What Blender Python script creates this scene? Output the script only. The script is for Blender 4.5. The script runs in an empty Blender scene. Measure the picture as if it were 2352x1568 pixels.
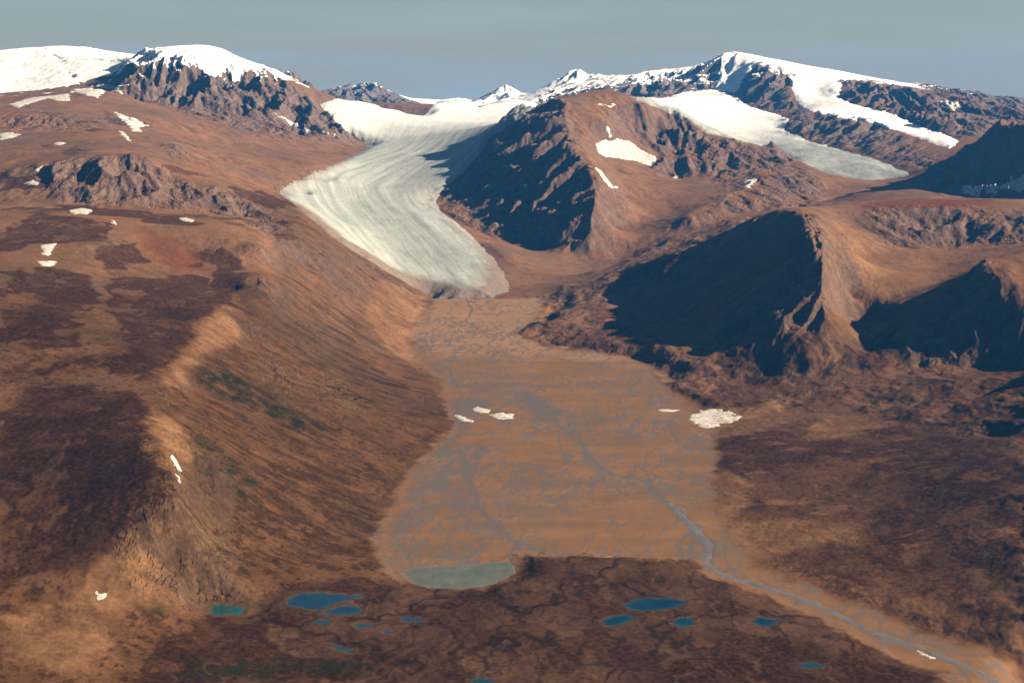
import bpy, math, time
import numpy as np
T0 = time.time()
F4 = np.float32
sc = bpy.context.scene
def log(*a): print('[%.1fs]' % (time.time() - T0), *a, flush=True)

# ------------------------------------------------------------------ camera
CAM_H = 1200.0                      # metres above the valley floor
PITCH = math.atan(634 / 3231.0)     # looking down
FPX, CX, CY = 3231.0, 1176.0, 784.0 # focal length and centre in the 2352x1568 measuring frame
cam_d = bpy.data.cameras.new('camera'); cam = bpy.data.objects.new('camera', cam_d)
sc.collection.objects.link(cam)
cam.location = (0, 0, CAM_H)
cam.rotation_euler = (math.pi / 2 - PITCH, 0, 0)
cam_d.sensor_width = 36.0
cam_d.lens = 36.0 * FPX / 2352.0
cam_d.clip_start = 10.0
cam_d.clip_end = 300000.0
sc.camera = cam

# ------------------------------------------------------------------ sun, sky, exposure
SUN_EL = math.radians(26.5)
SUN_AZ = math.radians(-4.0)         # measured from +X (picture right) towards +Y
sd = bpy.data.lights.new('sun', 'SUN'); sd.energy = 5.0; sd.angle = math.radians(0.5); sd.color = (1.0, 0.79, 0.57)
so = bpy.data.objects.new('sun', sd); sc.collection.objects.link(so)
from mathutils import Vector
sv = Vector((math.cos(SUN_EL) * math.cos(SUN_AZ), math.cos(SUN_EL) * math.sin(SUN_AZ), math.sin(SUN_EL)))
so.rotation_euler = (-sv).to_track_quat('-Z', 'Y').to_euler()
so.location = sv * 20000

w = bpy.data.worlds.new('World'); sc.world = w; w.use_nodes = True
nt = w.node_tree; nt.nodes.clear()
def N(t, kind, **kw):
    n = t.nodes.new(kind)
    for k, v in kw.items(): setattr(n, k, v)
    return n
wo = N(nt, 'ShaderNodeOutputWorld'); bg = N(nt, 'ShaderNodeBackground')
sky = N(nt, 'ShaderNodeTexSky', sky_type='NISHITA'); sky.sun_disc = False
sky.sun_elevation = SUN_EL; sky.sun_rotation = math.pi / 2 - SUN_AZ
sky.altitude = 1500; sky.air_density = 1.0; sky.dust_density = 0.6; sky.ozone_density = 1.5
bg.inputs['Strength'].default_value = 0.05
# thin cirrus streaks in the sky
tc = N(nt, 'ShaderNodeTexCoord'); mp = N(nt, 'ShaderNodeMapping'); mp.inputs['Scale'].default_value = (2.2, 2.2, 26)
mp.inputs['Rotation'].default_value = (0.0, math.radians(4), 0)
nz = N(nt, 'ShaderNodeTexNoise'); nz.inputs['Scale'].default_value = 1.6; nz.inputs['Detail'].default_value = 5
mr = N(nt, 'ShaderNodeMapRange'); mr.inputs['From Min'].default_value = 0.45; mr.inputs['From Max'].default_value = 0.75
mr.inputs['To Max'].default_value = 0.65
mixc = N(nt, 'ShaderNodeMix', data_type='RGBA'); mixc.inputs[7].default_value = (2.6, 3.15, 3.3, 1)
tint = N(nt, 'ShaderNodeMix', data_type='RGBA', blend_type='MULTIPLY'); tint.inputs[0].default_value = 1.0
tint.inputs[7].default_value = (0.86, 0.97, 1.12, 1)
L = nt.links.new
L(tc.outputs['Generated'], mp.inputs['Vector']); L(mp.outputs[0], nz.inputs['Vector']); L(nz.outputs['Fac'], mr.inputs['Value'])
sx = N(nt, 'ShaderNodeSeparateXYZ'); L(tc.outputs['Generated'], sx.inputs[0])
up_ = N(nt, 'ShaderNodeMapRange', interpolation_type='SMOOTHSTEP'); L(sx.outputs['Z'], up_.inputs['Value'])
up_.inputs['From Min'].default_value = 0.02; up_.inputs['From Max'].default_value = 0.34
deep = N(nt, 'ShaderNodeMix', data_type='RGBA'); deep.inputs[6].default_value = (0.55, 0.59, 0.65, 1); deep.inputs[7].default_value = (0.02, 0.09, 0.24, 1)
L(up_.outputs[0], deep.inputs[0]); L(deep.outputs[2], tint.inputs[7])
L(sky.outputs[0], tint.inputs[6])
L(mr.outputs[0], mixc.inputs[0]); even = N(nt, 'ShaderNodeMix', data_type='RGBA'); even.inputs[0].default_value = 0.85   # a thin veil of high haze evens out the sky
veil = N(nt, 'ShaderNodeMix', data_type='RGBA'); veil.inputs[6].default_value = (1.80, 2.58, 2.92, 1); veil.inputs[7].default_value = (0.06, 0.27, 0.75, 1)
L(up_.outputs[0], veil.inputs[0]); L(tint.outputs[2], even.inputs[6]); L(veil.outputs[2], even.inputs[7])
zpos = N(nt, 'ShaderNodeMath', operation='MAXIMUM'); L(sx.outputs['Z'], zpos.inputs[0]); zpos.inputs[1].default_value = 0.0005
low = N(nt, 'ShaderNodeMath', operation='DIVIDE'); low.use_clamp = True; low.inputs[0].default_value = 0.0078; L(zpos.outputs[0], low.inputs[1])
pale = N(nt, 'ShaderNodeMix', data_type='RGBA'); pale.inputs[7].default_value = (2.88, 2.52, 1.64, 1)      # paler air along the horizon
L(low.outputs[0], pale.inputs[0]); L(even.outputs[2], pale.inputs[6]); L(pale.outputs[2], mixc.inputs[6]); L(mixc.outputs[2], bg.inputs['Color']); L(bg.outputs[0], wo.inputs[0])

sc.view_settings.view_transform = 'Standard'; sc.view_settings.look = 'None'
sc.view_settings.exposure = 1.55; sc.view_settings.gamma = 1.0; sc.view_settings.use_curve_mapping = False
sc.render.engine = 'CYCLES'
sc.cycles.use_denoising = True
sc.cycles.max_bounces = 4; sc.cycles.diffuse_bounces = 0; sc.cycles.volume_bounces = 1

# ------------------------------------------------------------------ helpers: rays, noise
SP, CP = math.sin(PITCH), math.cos(PITCH)
def ray(px, py):
    u = (np.asarray(px, float) - CX) / FPX; v = (CY - np.asarray(py, float)) / FPX
    dy = CP + v * SP; dz = -SP + v * CP
    return u / dy, dz / dy                 # x per unit y, z per unit y
def at(px, py, val):
    """a point of the land seen at (px, py): val under 2000 is its height, above 2000 its distance"""
    a, b = ray(px, py)
    y = val if val > 2000 else (val - CAM_H) / b
    return (a * y, y, CAM_H + b * y)

_rs = np.random.RandomState(7)
_PN = 1024
_perm = _rs.permutation(_PN).astype(np.int32); _perm2 = np.concatenate([_perm, _perm])
_ang = _rs.rand(_PN) * 2 * np.pi
_gx = np.cos(_ang).astype(F4); _gy = np.sin(_ang).astype(F4)
def perlin(x, y, seed=0):
    x = x + F4(seed * 37.31); y = y + F4(seed * 91.77)
    xf = np.floor(x); yf = np.floor(y)
    xi = xf.astype(np.int32) & (_PN - 1); yi = yf.astype(np.int32) & (_PN - 1)
    x = (x - xf).astype(F4); y = (y - yf).astype(F4)
    u = x * x * x * (x * (x * 6 - 15) + 10); v = y * y * y * (y * (y * 6 - 15) + 10)
    A = _perm2[xi]; B = _perm2[(xi + 1) & (_PN - 1)]; yj = (yi + 1) & (_PN - 1)
    def g(h, dx, dy): return _gx[h] * dx + _gy[h] * dy
    n00 = g(_perm2[A + yi], x, y); n10 = g(_perm2[B + yi], x - 1, y)
    n01 = g(_perm2[A + yj], x, y - 1); n11 = g(_perm2[B + yj], x - 1, y - 1)
    a = n00 + u * (n10 - n00); b = n01 + u * (n11 - n01)
    return (a + v * (b - a)) * F4(1.55)
def fbm(x, y, lam, octs=4, gain=0.5, seed=0):
    s = 0; a = 1.0; t = 0
    for o in range(octs):
        s = s + a * perlin(x / F4(lam), y / F4(lam), seed + o * 3); t += a; lam /= 2.03; a *= gain
    return s / F4(t ** 0.7)
def ridged(x, y, lam, octs=4, gain=0.5, seed=0):
    s = 0; a = 1.0; t = 0
    for o in range(octs):
        s = s + a * (1 - 2 * np.abs(perlin(x / F4(lam), y / F4(lam), seed + o * 3))); t += a; lam /= 2.1; a *= gain
    return s / F4(t)
def sstep(a, b, x):
    t = np.clip((x - a) / (b - a), 0, 1); return t * t * (3 - 2 * t)

# ------------------------------------------------------------------ the land's bones: ridges, rims, feet and floors
LINES = []
def line(*pts): LINES.append(pts)
# --- valley floor edges (z) and the fan below the ice
line((985,690,6),(960,730,8),(930,790,6),(960,840,4),(1015,870,2),(1020,920,0),(1040,990,0),(1000,1022,0),(940,1080,0),(905,1140,0),(862,1220,0),(866,1290,0),(935,1335,2))
line((1440,818,4),(1500,842,4),(1530,882,4),(1600,942,3),(1640,985,2),(1652,1030,2),(1640,1130,1),(1660,1200,1),(1750,1310,0),(1850,1345,-2),(1990,1395,-3),(2100,1445,-4),(2352,1510,-6))
line((1000,692,6),(1100,686,8),(1200,680,14),(1260,690,16))
line((1000,760,5),(1100,760,5),(1200,750,8))
line((1050,900,0),(1250,900,0),(1480,900,1)); line((1100,1050,0),(1300,1050,0),(1600,1050,0)); line((950,1200,0),(1200,1200,0),(1600,1200,0))
line((940,1270,0),(1150,1270,0)); line((1640,1290,-1),(1830,1372,-3),(2000,1450,-5),(2250,1550,-8),(2420,1620,-9))
# --- foreground moraine and pond country
line((1190,1275,14),(1400,1279,17),(1590,1287,10),(1650,1325,4),(1800,1378,2),(1950,1448,0),(2100,1518,-2))
line((1195,1300,16),(1180,1330,12),(1110,1358,10),(1000,1362,10),(940,1350,9))
line((650,1372,24),(850,1365,16),(1100,1400,18),(1350,1370,20),(1600,1390,16),(1800,1430,14))
line((500,1400,32),(700,1440,24),(950,1440,20),(1200,1470,24),(1450,1470,22),(1700,1490,18))
line((300,1568,50),(600,1568,34),(900,1568,24),(1200,1568,26),(1600,1568,22),(1950,1560,10))
line((300,1680,60),(800,1680,40),(1400,1680,30),(1900,1680,16))
# --- left wall: rim, mid slope, spur over the ice
line((545,700,335),(500,730,332),(455,770,326),(400,840,318),(372,890,312),(348,960,305),(360,1020,296),(398,1090,275),(400,1150,240))
line((640,445,9000),(690,482,7650),(760,546,7520),(820,582,7460),(870,612,7420),(930,652,7360),(985,688,7300))
line((545,700,335),(600,655,362),(650,590,6100),(680,530,6700),(690,482,7650))
line((640,560,430),(680,600,330),(740,640,270),(800,680,180),(870,720,80))
line((560,790,238),(700,860,145),(850,930,72),(960,980,24)); line((440,900,250),(560,1010,160),(700,1080,80),(830,1130,22))
line((430,1090,225),(540,1170,120),(660,1220,62),(800,1250,12)); line((640,700,270),(760,770,160),(880,840,50))
line((390,1200,205),(400,1270,140),(430,1330,90)); line((480,1220,130),(570,1280,70),(700,1310,30),(840,1320,10))
line((300,1330,135),(230,1370,118),(120,1420,105),(0,1480,98)); line((200,1470,85),(100,1530,85),(0,1568,84))
line((0,1300,165),(150,1250,185),(280,1220,205)); line((0,1100,245),(150,1080,262),(300,1060,280)); line((-250,1568,110),(-250,1200,240),(-250,900,360),(-250,700,460))
line((0,950,318),(120,930,318),(250,920,318)); line((0,810,385),(150,820,365),(300,860,335))
line((0,720,420),(180,730,395),(380,720,350)); line((0,640,470),(180,620,450),(330,640,400),(470,660,350),(545,668,345))
line((40,560,500),(200,560,500),(330,590,440),(450,600,410),(560,610,392))
line((0,500,545),(150,478,560),(280,488,545),(380,505,525),(500,530,500),(600,565,455))
line((-250,480,7000),(-250,380,8000))
# terrace cliffs, left
line((0,405,7650),(90,375,7700),(165,366,7700),(230,364,7650),(300,362,7700),(345,385,7650),(400,415,7600),(500,425,7600),(580,440,7700),(640,458,7800))
line((0,462,7250),(130,462,7200),(300,468,7200),(420,480,7150),(520,500,7100))
line((560,500,7250),(620,520,7000))
line((0,330,8700),(100,305,9100),(250,300,9200),(320,330,8700),(390,370,8300),(450,395,8200))
line((0,270,9700),(100,262,9750),(180,268,9800),(240,282,9750))
line((0,298,9350),(100,294,9350),(230,296,9400))
line((0,232,11200),(90,222,11400),(160,210,11500),(230,205,11600)); line((260,255,10600),(330,262,10700),(400,275,10800))
line((-250,250,10500),(-250,150,14000))
line((0,212,12600),(90,205,12600),(180,190,12700)); line((-150,130,14000),(0,118,14000),(70,110,14200),(150,107,14300),(205,110,14300),(260,122,14000),(315,130,13600),(335,126,13000))
line((0,165,13300),(120,150,13400)); line((200,150,13200),(290,160,12900))
# left snow dome and its big cliffs
line((335,126,13000),(360,111,12900),(400,108,13100),(460,104,13100),(510,117,13000),(560,145,12800),(600,165,12700),(640,187,12600),(680,212,12500),(712,232,12400),(742,255,12300),(780,292,12150),(815,322,12050),(838,336,11950))
line((330,140,12600),(400,142,12500),(450,160,12450),(500,182,12450),(560,196,12450),(600,190,12500))
line((280,200,12150),(330,235,11900),(420,250,11700),(500,272,11500),(560,292,11350),(640,300,11450),(700,312,11550),(760,318,11700),(820,338,11800))
line((250,215,12300),(265,180,12600),(300,150,12700))
line((480,330,10300),(580,340,10600),(680,345,10900),(780,350,11200)); line((520,390,9300),(600,380,9700),(680,375,10100))
line((400,320,9700),(470,360,9000),(540,420,8300))
# --- main glacier bed (its ice surface), far to near
line((1000,684,4),(1060,682,4),(1120,682,6),(1165,665,14))
line((900,610,60),(960,640,40),(1050,640,60),(1130,630,60))
line((760,520,210),(850,540,170),(950,560,140),(1050,570,130),(1120,610,80))
line((700,470,290),(800,470,270),(900,480,245),(980,500,215)); line((650,432,420),(750,420,385),(880,410,365),(960,410,375))
line((720,395,465),(850,380,450),(1000,380,450)); line((840,345,525),(950,340,530),(1080,345,545)); line((860,310,590),(1000,305,600),(1120,300,620))
line((760,250,740),(900,265,690),(1050,265,690),(1190,265,700)); line((740,232,800),(860,240,790),(990,245,770),(1080,250,760))
line((1190,235,18500),(1240,245,17500))
# right lateral moraine trough
line((1165,660,22),(1150,610,80),(1090,555,150),(1020,510,215)); line((1190,640,40),(1180,600,95),(1120,560,150))
# --- far rim peaks
line((655,180,16500),(668,172,16500),(690,190,16500),(720,212,16600),(740,235,16800))
line((750,222,20000),(780,215,20000),(800,218,20200),(850,198,20500),(880,208,20400),(915,240,20200),(945,245,20000),(980,243,20500),(1010,236,21000),(1060,229,21200),(1085,236,21200))
line((900,262,18200),(950,268,18000),(970,262,18200))
line((1095,243,20500),(1130,215,20600),(1160,195,20700),(1180,212,20600),(1200,228,20600),(1230,222,20300),(1260,205,19800),(1300,180,19500),(1325,163,19400),(1340,180,19300),(1365,186,19000),(1390,180,18500),(1415,186,18200),(1440,180,18000),(1470,172,17700),(1530,172,17500),(1570,184,17300),(1600,168,17200),(1640,142,17200),(1690,121,17300),(1740,130,17200),(1800,145,17000),(1850,157,16800),(1900,170,16400),(1950,182,16000),(2020,192,15600),(2100,210,15200),(2170,226,14800),(2240,250,14200),(2300,276,13600),(2340,296,13200))
line((1160,238,19500),(1150,215,20000)); line((1250,250,17500),(1330,235,16500),(1370,225,16000))
# --- right snow range, down from its ridge
line((1440,205,16900),(1500,222,16500),(1560,212,16500),(1620,200,16600),(1650,205,16500)); line((1700,165,16800),(1680,205,16300))
line((1735,148,16700),(1770,162,16200),(1800,175,15900),(1815,205,15500),(1812,240,15000),(1815,255,14800))
line((1700,220,15800),(1720,240,15500),(1760,245,15200),(1800,262,14700))
line((1480,235,15300),(1600,235,15400),(1690,245,15200)); line((1560,270,14200),(1680,285,14100),(1780,285,14000))
line((1640,310,13100),(1740,325,13000),(1830,335,12500)); line((1800,370,12000),(1900,370,11800),(1960,385,11400)); line((1860,415,11000),(1950,420,10900),(2060,412,10900))
line((1860,200,15800),(1875,225,15300),(1960,250,14300),(2060,285,13200),(2140,310,12400),(2200,326,11800)); line((1900,195,15800),(1940,215,15200),(2040,250,14200),(2130,285,13100))
line((1800,300,13600),(1828,260,14100),(1880,264,13700),(1950,274,13300),(2010,286,12900),(2070,310,12300),(2130,345,11600),(2150,360,11300))
line((1810,302,13300),(1880,325,12700),(1960,340,12200),(2040,360,11600),(2100,388,11100))
line((2150,262,13000),(2210,310,12200),(2250,325,11800)); line((2100,203,19000),(2180,212,18800),(2270,225,18400),(2352,238,18000),(2450,250,18000)); line((2280,258,16000),(2352,275,15500))
line((2352,310,12500),(2280,320,11900))
# far right dark mountain
line((2500,250,9300),(2420,265,9350),(2352,286,9400),(2300,305,9450),(2250,325,9550),(2205,352,9650),(2165,382,9750),(2135,412,9900))
line((2110,418,9650),(2160,440,9350),(2220,455,9100),(2300,458,9000),(2400,470,8900)); line((1960,444,370),(2030,438,388),(2100,436,396),(2160,446,398))
# --- middle mountain
line((1212,262,11000),(1245,248,10900),(1290,228,10800),(1330,222,10900),(1375,208,11300),(1402,205,11600),(1440,222,11700),(1480,240,11600),(1530,252,11400),(1565,268,11300),(1600,302,11000),(1640,315,10900),(1700,330,10850),(1765,341,10800),(1790,358,10600),(1822,377,10400))
line((1275,262,10450),(1280,300,10100),(1318,345,9650),(1350,380,9300),(1365,420,9020),(1370,460,8800),(1362,500,8640),(1345,550,8480),(1335,580,8420))
line((1212,262,11000),(1165,290,10900),(1130,312,10800),(1110,345,10700),(1075,388,10450))
line((1010,500,215),(1060,518,175),(1150,546,126),(1250,572,86))
line((1330,250,10600),(1420,250,10900),(1500,262,11000)); line((1380,275,10450),(1440,290,10800),(1500,300,10950),(1560,300,11000))
line((1390,330,10300),(1450,340,10450),(1510,355,10600),(1540,350,10700)); line((1400,390,9900),(1480,400,10000),(1560,405,10150))
line((1430,450,9300),(1520,450,9450),(1600,430,9700)); line((1400,520,8800),(1470,500,9000),(1540,480,9200)); line((1365,590,72),(1420,570,110))
line((1500,375,10300),(1560,365,10400),(1600,385,10300),(1630,390,10250)) 
line((1822,377,10400),(1775,395,10050),(1740,425,9650),(1690,450,9300),(1640,470,9050),(1590,500,8700))
line((1700,405,10050),(1660,440,9600)); line((1850,400,10100),(1900,440,9800),(1920,465,9500)); line((1700,490,8900),(1780,470,9100),(1860,470,9200))
# ground between middle mountain and the near right mountain
line((1500,560,8500),(1570,530,8600),(1650,515,8650),(1740,495,8700)); line((1370,640,7900),(1450,610,8000),(1540,590,8050),(1600,575,8100))
line((1240,660,30),(1300,640,50),(1370,620,80)); line((1250,740,22),(1330,720,40),(1400,700,60)); line((1180,765,12),(1250,790,12),(1340,805,12),(1430,812,10))
# --- near right mountain
line((1822,478,7000),(1790,486,6990),(1740,511,6980),(1690,542,6960),(1640,574,6940),(1585,608,6910),(1530,641,6870),(1470,676,6820),(1425,704,6780))
line((1822,478,7000),(1850,500,6600),(1875,540,6100),(1890,590,5850),(1893,640,5690),(1885,690,5580),(1890,740,5450),(1860,800,5330))
line((1430,740,55),(1470,790,40),(1530,810,42),(1600,800,55),(1680,775,85),(1740,765,110))
line((1560,850,25),(1700,850,40),(1830,860,45)); line((1700,930,12),(1850,920,30),(1960,900,48))
line((1850,474,7150),(1950,470,7500),(2050,459,7900),(2200,456,8000),(2352,458,7900),(2500,458,7900))
line((1980,482,7250),(2060,478,7300),(2150,474,7300),(2250,482,7200),(2352,500,7000),(2480,520,6900))
line((1950,520,7000),(2040,550,6850),(2150,560,6850),(2250,560,6800),(2352,558,6650))
line((1960,600,6450),(2060,620,6350),(2160,610,6400)); line((1950,680,5950),(2050,690,5850),(2110,700,5700)); line((1920,740,5650),(1990,745,5600),(2080,725,5650))
line((2160,650,6000),(2230,600,6350),(2300,580,6500))
# --- second near right hill and the slopes below it
line((2170,690,5550),(2205,655,5500),(2240,622,5480),(2265,602,5480),(2300,588,5550),(2352,580,5600),(2450,570,5600))
line((2268,602,5480),(2302,642,5320),(2340,700,5190),(2400,765,5080)); line((2352,640,5350),(2420,640,5400))
line((1930,800,62),(1960,780,75)); line((2000,880,60),(2120,880,85),(2230,880,115),(2330,880,140))
line((1900,980,22),(2050,960,50),(2150,950,80),(2290,890,125),(2360,880,160))
line((1720,1000,8),(1850,1020,22),(2000,1040,40),(2150,1030,65),(2352,1000,135)); line((1720,1120,6),(1900,1120,25),(2100,1120,50),(2352,1130,120))
line((1740,1230,5),(1950,1250,20),(2150,1250,45),(2352,1270,90)); line((1900,1330,3),(2050,1350,15),(2200,1360,30),(2352,1400,50))
EXTRA = [  # land outside the picture: the hills whose shade falls in from the right, and the country behind
    (1950,4650,220),(1950,4250,240),(1900,3900,270),(1850,3600,310),(1800,3200,260),(1680,4050,170),(1600,3600,180),(2300,4400,340),(2300,3800,280),(2100,3000,90),(1700,2600,20),(2600,3400,200),(2600,5200,500),
    (3200,4500,350),(3200,6500,480),(4200,9000,700),(3900,7500,600),(5000,11000,620),(6000,15000,600),(7500,19000,400),
    (-2200,3000,300),(-2600,4500,460),(-3300,6000,560),(-4200,8500,760),(-5200,11000,1000),(-6800,15000,1200),(-8500,20000,1000),
    (0,24500,300),(-4000,24500,600),(4000,24500,200),(-9000,26000,500),(9000,26000,100),(0,29000,100),(-6000,17500,900),(-3800,16500,900),(-2000,19000,820),
    (0,1500,40),(-900,1500,90),(900,1500,0),(-1600,1900,220),(1500,1900,0)]
pts = []
for ln in LINES:
    P = [at(*p) for p in ln]
    for i in range(len(P)):
        pts.append(P[i])
        if i + 1 < len(P):
            a, b = np.array(P[i]), np.array(P[i + 1])
            step = 0.009 * min(a[1], b[1])
            n = int(np.linalg.norm((b - a)[:2]) / step)
            for k in range(1, n): pts.append(tuple(a + (b - a) * k / n))
def face(crest, ys, slope_, foot, t_max=1.0):
    C_ = np.array([at(*p) for p in crest]); C_ = C_[np.argsort(C_[:, 1])]
    for y in ys:
        xc = np.interp(y, C_[:, 1], C_[:, 0]); zc = np.interp(y, C_[:, 1], C_[:, 2]); f = foot(y); wd_ = (zc - f) / slope_
        for t_ in (0.14, 0.3, 0.46, 0.62, 0.78, 0.93, 1.1): pts.append((xc - wd_ * t_, y, zc - (zc - f) * min(t_, 1.0)))
face([(1822,478,7000),(1850,500,6600),(1875,540,6100),(1890,590,5850),(1893,640,5690),(1885,690,5580)], np.arange(5650, 6900, 110), 0.60, lambda y: np.interp(y, [5600, 6900], [45, 60]))
face([(1275,262,10450),(1280,300,10100),(1318,345,9650),(1350,380,9300),(1365,420,9020),(1370,460,8800),(1362,500,8640)], np.arange(8700, 10300, 150), 0.54, lambda y: np.interp(y, [8600, 9000, 9600, 10300], [95, 170, 262, 400]))
face([(2268,602,5480),(2302,642,5320),(2340,700,5190),(2400,765,5080)], np.arange(5090, 5480, 70), 0.66, lambda y: np.interp(y, [4700, 5500], [90, 150]))
pts += EXTRA
pts = np.array(pts, float)
keep = []
for i in range(len(pts)):
    if keep:
        q = pts[keep]; d = np.hypot(q[:, 0] - pts[i, 0], q[:, 1] - pts[i, 1])
        if d.min() < 0.0032 * pts[i, 1]: continue
    keep.append(i)
pts = pts[keep]
log('control points', len(pts))

# ------------------------------------------------------------------ the land's mesh grid: fans out from under the camera
RES = 1.0
Y0, Y1 = 1900.0, 30000.0
NR = int(math.log(Y1 / Y0) / (0.00135 / RES))
yr = (Y0 * (Y1 / Y0) ** (np.arange(NR) / (NR - 1.0)))
TX = 0.405
du = 0.00072 / RES
inner = np.arange(-TX, TX + du, du)
e = du * 1.06 ** np.arange(1, 45); outer = TX + np.cumsum(e)
tx = np.concatenate([-outer[::-1], inner, outer]); NC = len(tx)
def rbf_fit(P):
    c = 0.0016 * P[:, 1]
    d2 = (P[:, None, 0] - P[None, :, 0]) ** 2 + (P[:, None, 1] - P[None, :, 1]) ** 2
    A = np.sqrt(d2 + c[None, :] ** 2)
    n = len(P); M = np.ones((n + 1, n + 1)); M[:n, :n] = A - np.diag(0.00012 * P[:, 1]); M[n, n] = 0
    s = np.linalg.solve(M, np.append(P[:, 2], 0))
    return s, c
def rbf_eval(P, s, c, X, Y):
    out = np.empty(X.size, F4); X = X.ravel().astype(F4); Y = Y.ravel().astype(F4)
    px, py, c2, w_ = P[:, 0].astype(F4), P[:, 1].astype(F4), (c ** 2).astype(F4), s[:-1].astype(F4)
    for i in range(0, X.size, 4000):
        dx = X[i:i + 4000, None] - px; dy = Y[i:i + 4000, None] - py
        out[i:i + 4000] = np.sqrt(dx * dx + dy * dy + c2) @ w_
    return out + F4(s[-1])
s_, c_ = rbf_fit(pts)
ri = np.linspace(0, NR - 1, NR // 3 + 1); ci = np.linspace(0, NC - 1, NC // 3 + 1)
yc = np.interp(ri, np.arange(NR), yr); tcx = np.interp(ci, np.arange(NC), tx)
Hc = rbf_eval(pts, s_, c_, tcx[None, :] * yc[:, None], np.repeat(yc[:, None], len(tcx), 1)).reshape(len(yc), len(tcx))
def upmat(n, m):
    """cubic (Catmull-Rom) interpolation matrix m samples -> n"""
    M = np.zeros((n, m), F4); x = np.linspace(0, m - 1, n); i = np.minimum(x.astype(int), m - 2); f = x - i
    wts = [(-f + 2 * f**2 - f**3) / 2, (2 - 5 * f**2 + 3 * f**3) / 2, (f + 4 * f**2 - 3 * f**3) / 2, (-f**2 + f**3) / 2]
    for k in range(4): np.add.at(M, (np.arange(n), np.clip(i + k - 1, 0, m - 1)), wts[k])
    return M
H = upmat(NR, len(yc)) @ Hc @ upmat(NC, len(tcx)).T
X = (tx[None, :] * yr[:, None]).astype(F4); Y = np.repeat(yr[:, None], NC, 1).astype(F4)
log('grid', H.shape)

def slopes(Z):
    """world gradient of a height field on the fan grid"""
    zc = np.gradient(Z, axis=1) / np.gradient(tx)[None, :]
    zr = np.gradient(Z, axis=0) / np.gradient(yr)[:, None]
    gx = zc / Y; gy = zr - gx * tx[None, :]
    return gx.astype(F4), gy.astype(F4)
def project(Z):
    depth = Y * CP - (Z - CAM_H) * SP
    return CX + FPX * X / depth, CY - FPX * (Y * SP + (Z - CAM_H) * CP) / depth
def hit(Z, px, py, ymin=0):
    """where the ray through (px, py) first meets the land"""
    a, b = ray(px, py)
    f = np.interp(a, tx, np.arange(NC)); j = np.clip(f.astype(int), 0, NC - 2); f = f - j
    out = []
    for k in range(len(a)):
        col = Z[:, j[k]] * (1 - f[k]) + Z[:, j[k] + 1] * f[k]
        el = (col - CAM_H) / yr
        m = np.nonzero((el >= b[k]) & (yr >= ymin))[0]
        y = yr[m[0]] if len(m) else yr[-1]
        if len(m) and m[0] > 0 and el[m[0] - 1] < b[k]:
            e0, e1 = el[m[0] - 1], el[m[0]]
            y = yr[m[0] - 1] + (yr[m[0]] - yr[m[0] - 1]) * (b[k] - e0) / max(e1 - e0, 1e-9)
        out.append((a[k] * y, y))
    return np.array(out)
def dense(poly, closed=True, step=8.0):
    P = np.array(poly, float); out = []
    n = len(P)
    for i in range(n if closed else n - 1):
        a, b = P[i], P[(i + 1) % n]; m = max(1, int(np.hypot(*(b - a)) / step))
        for k in range(m): out.append(a + (b - a) * k / m)
    if not closed: out.append(P[-1])
    return np.array(out)
def box(Q, margin):
    """rows and columns of the grid round world points Q"""
    y0, y1 = Q[:, 1].min() - margin, Q[:, 1].max() + margin
    r0 = max(0, np.searchsorted(yr, y0) - 1); r1 = min(NR, np.searchsorted(yr, y1) + 1)
    t = np.concatenate([(Q[:, 0] - margin) / (Q[:, 1]), (Q[:, 0] + margin) / Q[:, 1]])
    c0 = max(0, np.searchsorted(tx, t.min()) - 2); c1 = min(NC, np.searchsorted(tx, t.max()) + 2)
    return slice(r0, r1), slice(c0, c1)
def segdist(Q, x, y, closed):
    d = np.full(x.shape, 1e9, F4); n = len(Q)
    for i in range(n if closed else n - 1):
        ax, ay = Q[i]; bx, by = Q[(i + 1) % n]; ex, ey = bx - ax, by - ay; l2 = ex * ex + ey * ey + 1e-9
        t = np.clip(((x - F4(ax)) * F4(ex) + (y - F4(ay)) * F4(ey)) / F4(l2), 0, 1)
        dx = x - F4(ax) - t * F4(ex); dy = y - F4(ay) - t * F4(ey)
        np.minimum(d, dx * dx + dy * dy, out=d)
    return np.sqrt(d)
def inside(Q, x, y):
    c = np.zeros(x.shape, bool); n = len(Q)
    for i in range(n):
        ax, ay = Q[i]; bx, by = Q[(i + 1) % n]
        if ay == by: continue
        c ^= ((ay > y) != (by > y)) & (x < (bx - ax) * (y - ay) / (by - ay) + ax)
    return c
def sdf_world(Q, margin, wob=0.0, lam=60.0, seed=1, octs=3):
    """signed distance (positive inside) to a world polygon, its outline ragged by noise; returns slices and values"""
    rs, cs = box(Q, margin); x = X[rs, cs]; y = Y[rs, cs]
    if wob:
        x2 = x + F4(wob) * fbm(x, y, lam, octs, 0.6, seed); y2 = y + F4(wob * 1.6) * fbm(x, y, lam, octs, 0.6, seed + 20)
    else: x2, y2 = x, y
    step = max(1, int(x.size // 400000))
    d = segdist(Q, x2, y2, True)
    return rs, cs, np.where(inside(Q, x2, y2), d, -d)
def patch(Z, poly, margin=300, wob=0.0, lam=60, seed=1, step=8.0, octs=3):
    return sdf_world(hit(Z, *dense(poly, True, step).T), margin, wob, lam, seed, octs)
def field(Z, polys, soft, wob=0.0, lam=60, seed=1, margin=None):
    """a 0..1 map of polygons seen in the picture, laid on the land"""
    out = np.zeros(Z.shape, F4)
    for k, p in enumerate(polys):
        rs, cs, s = patch(Z, p, margin or soft * 2 + wob * 3 + 50, wob, lam, seed + k, 12.0)
        out[rs, cs] = np.maximum(out[rs, cs], sstep(-soft, soft, s))
    return out

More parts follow.
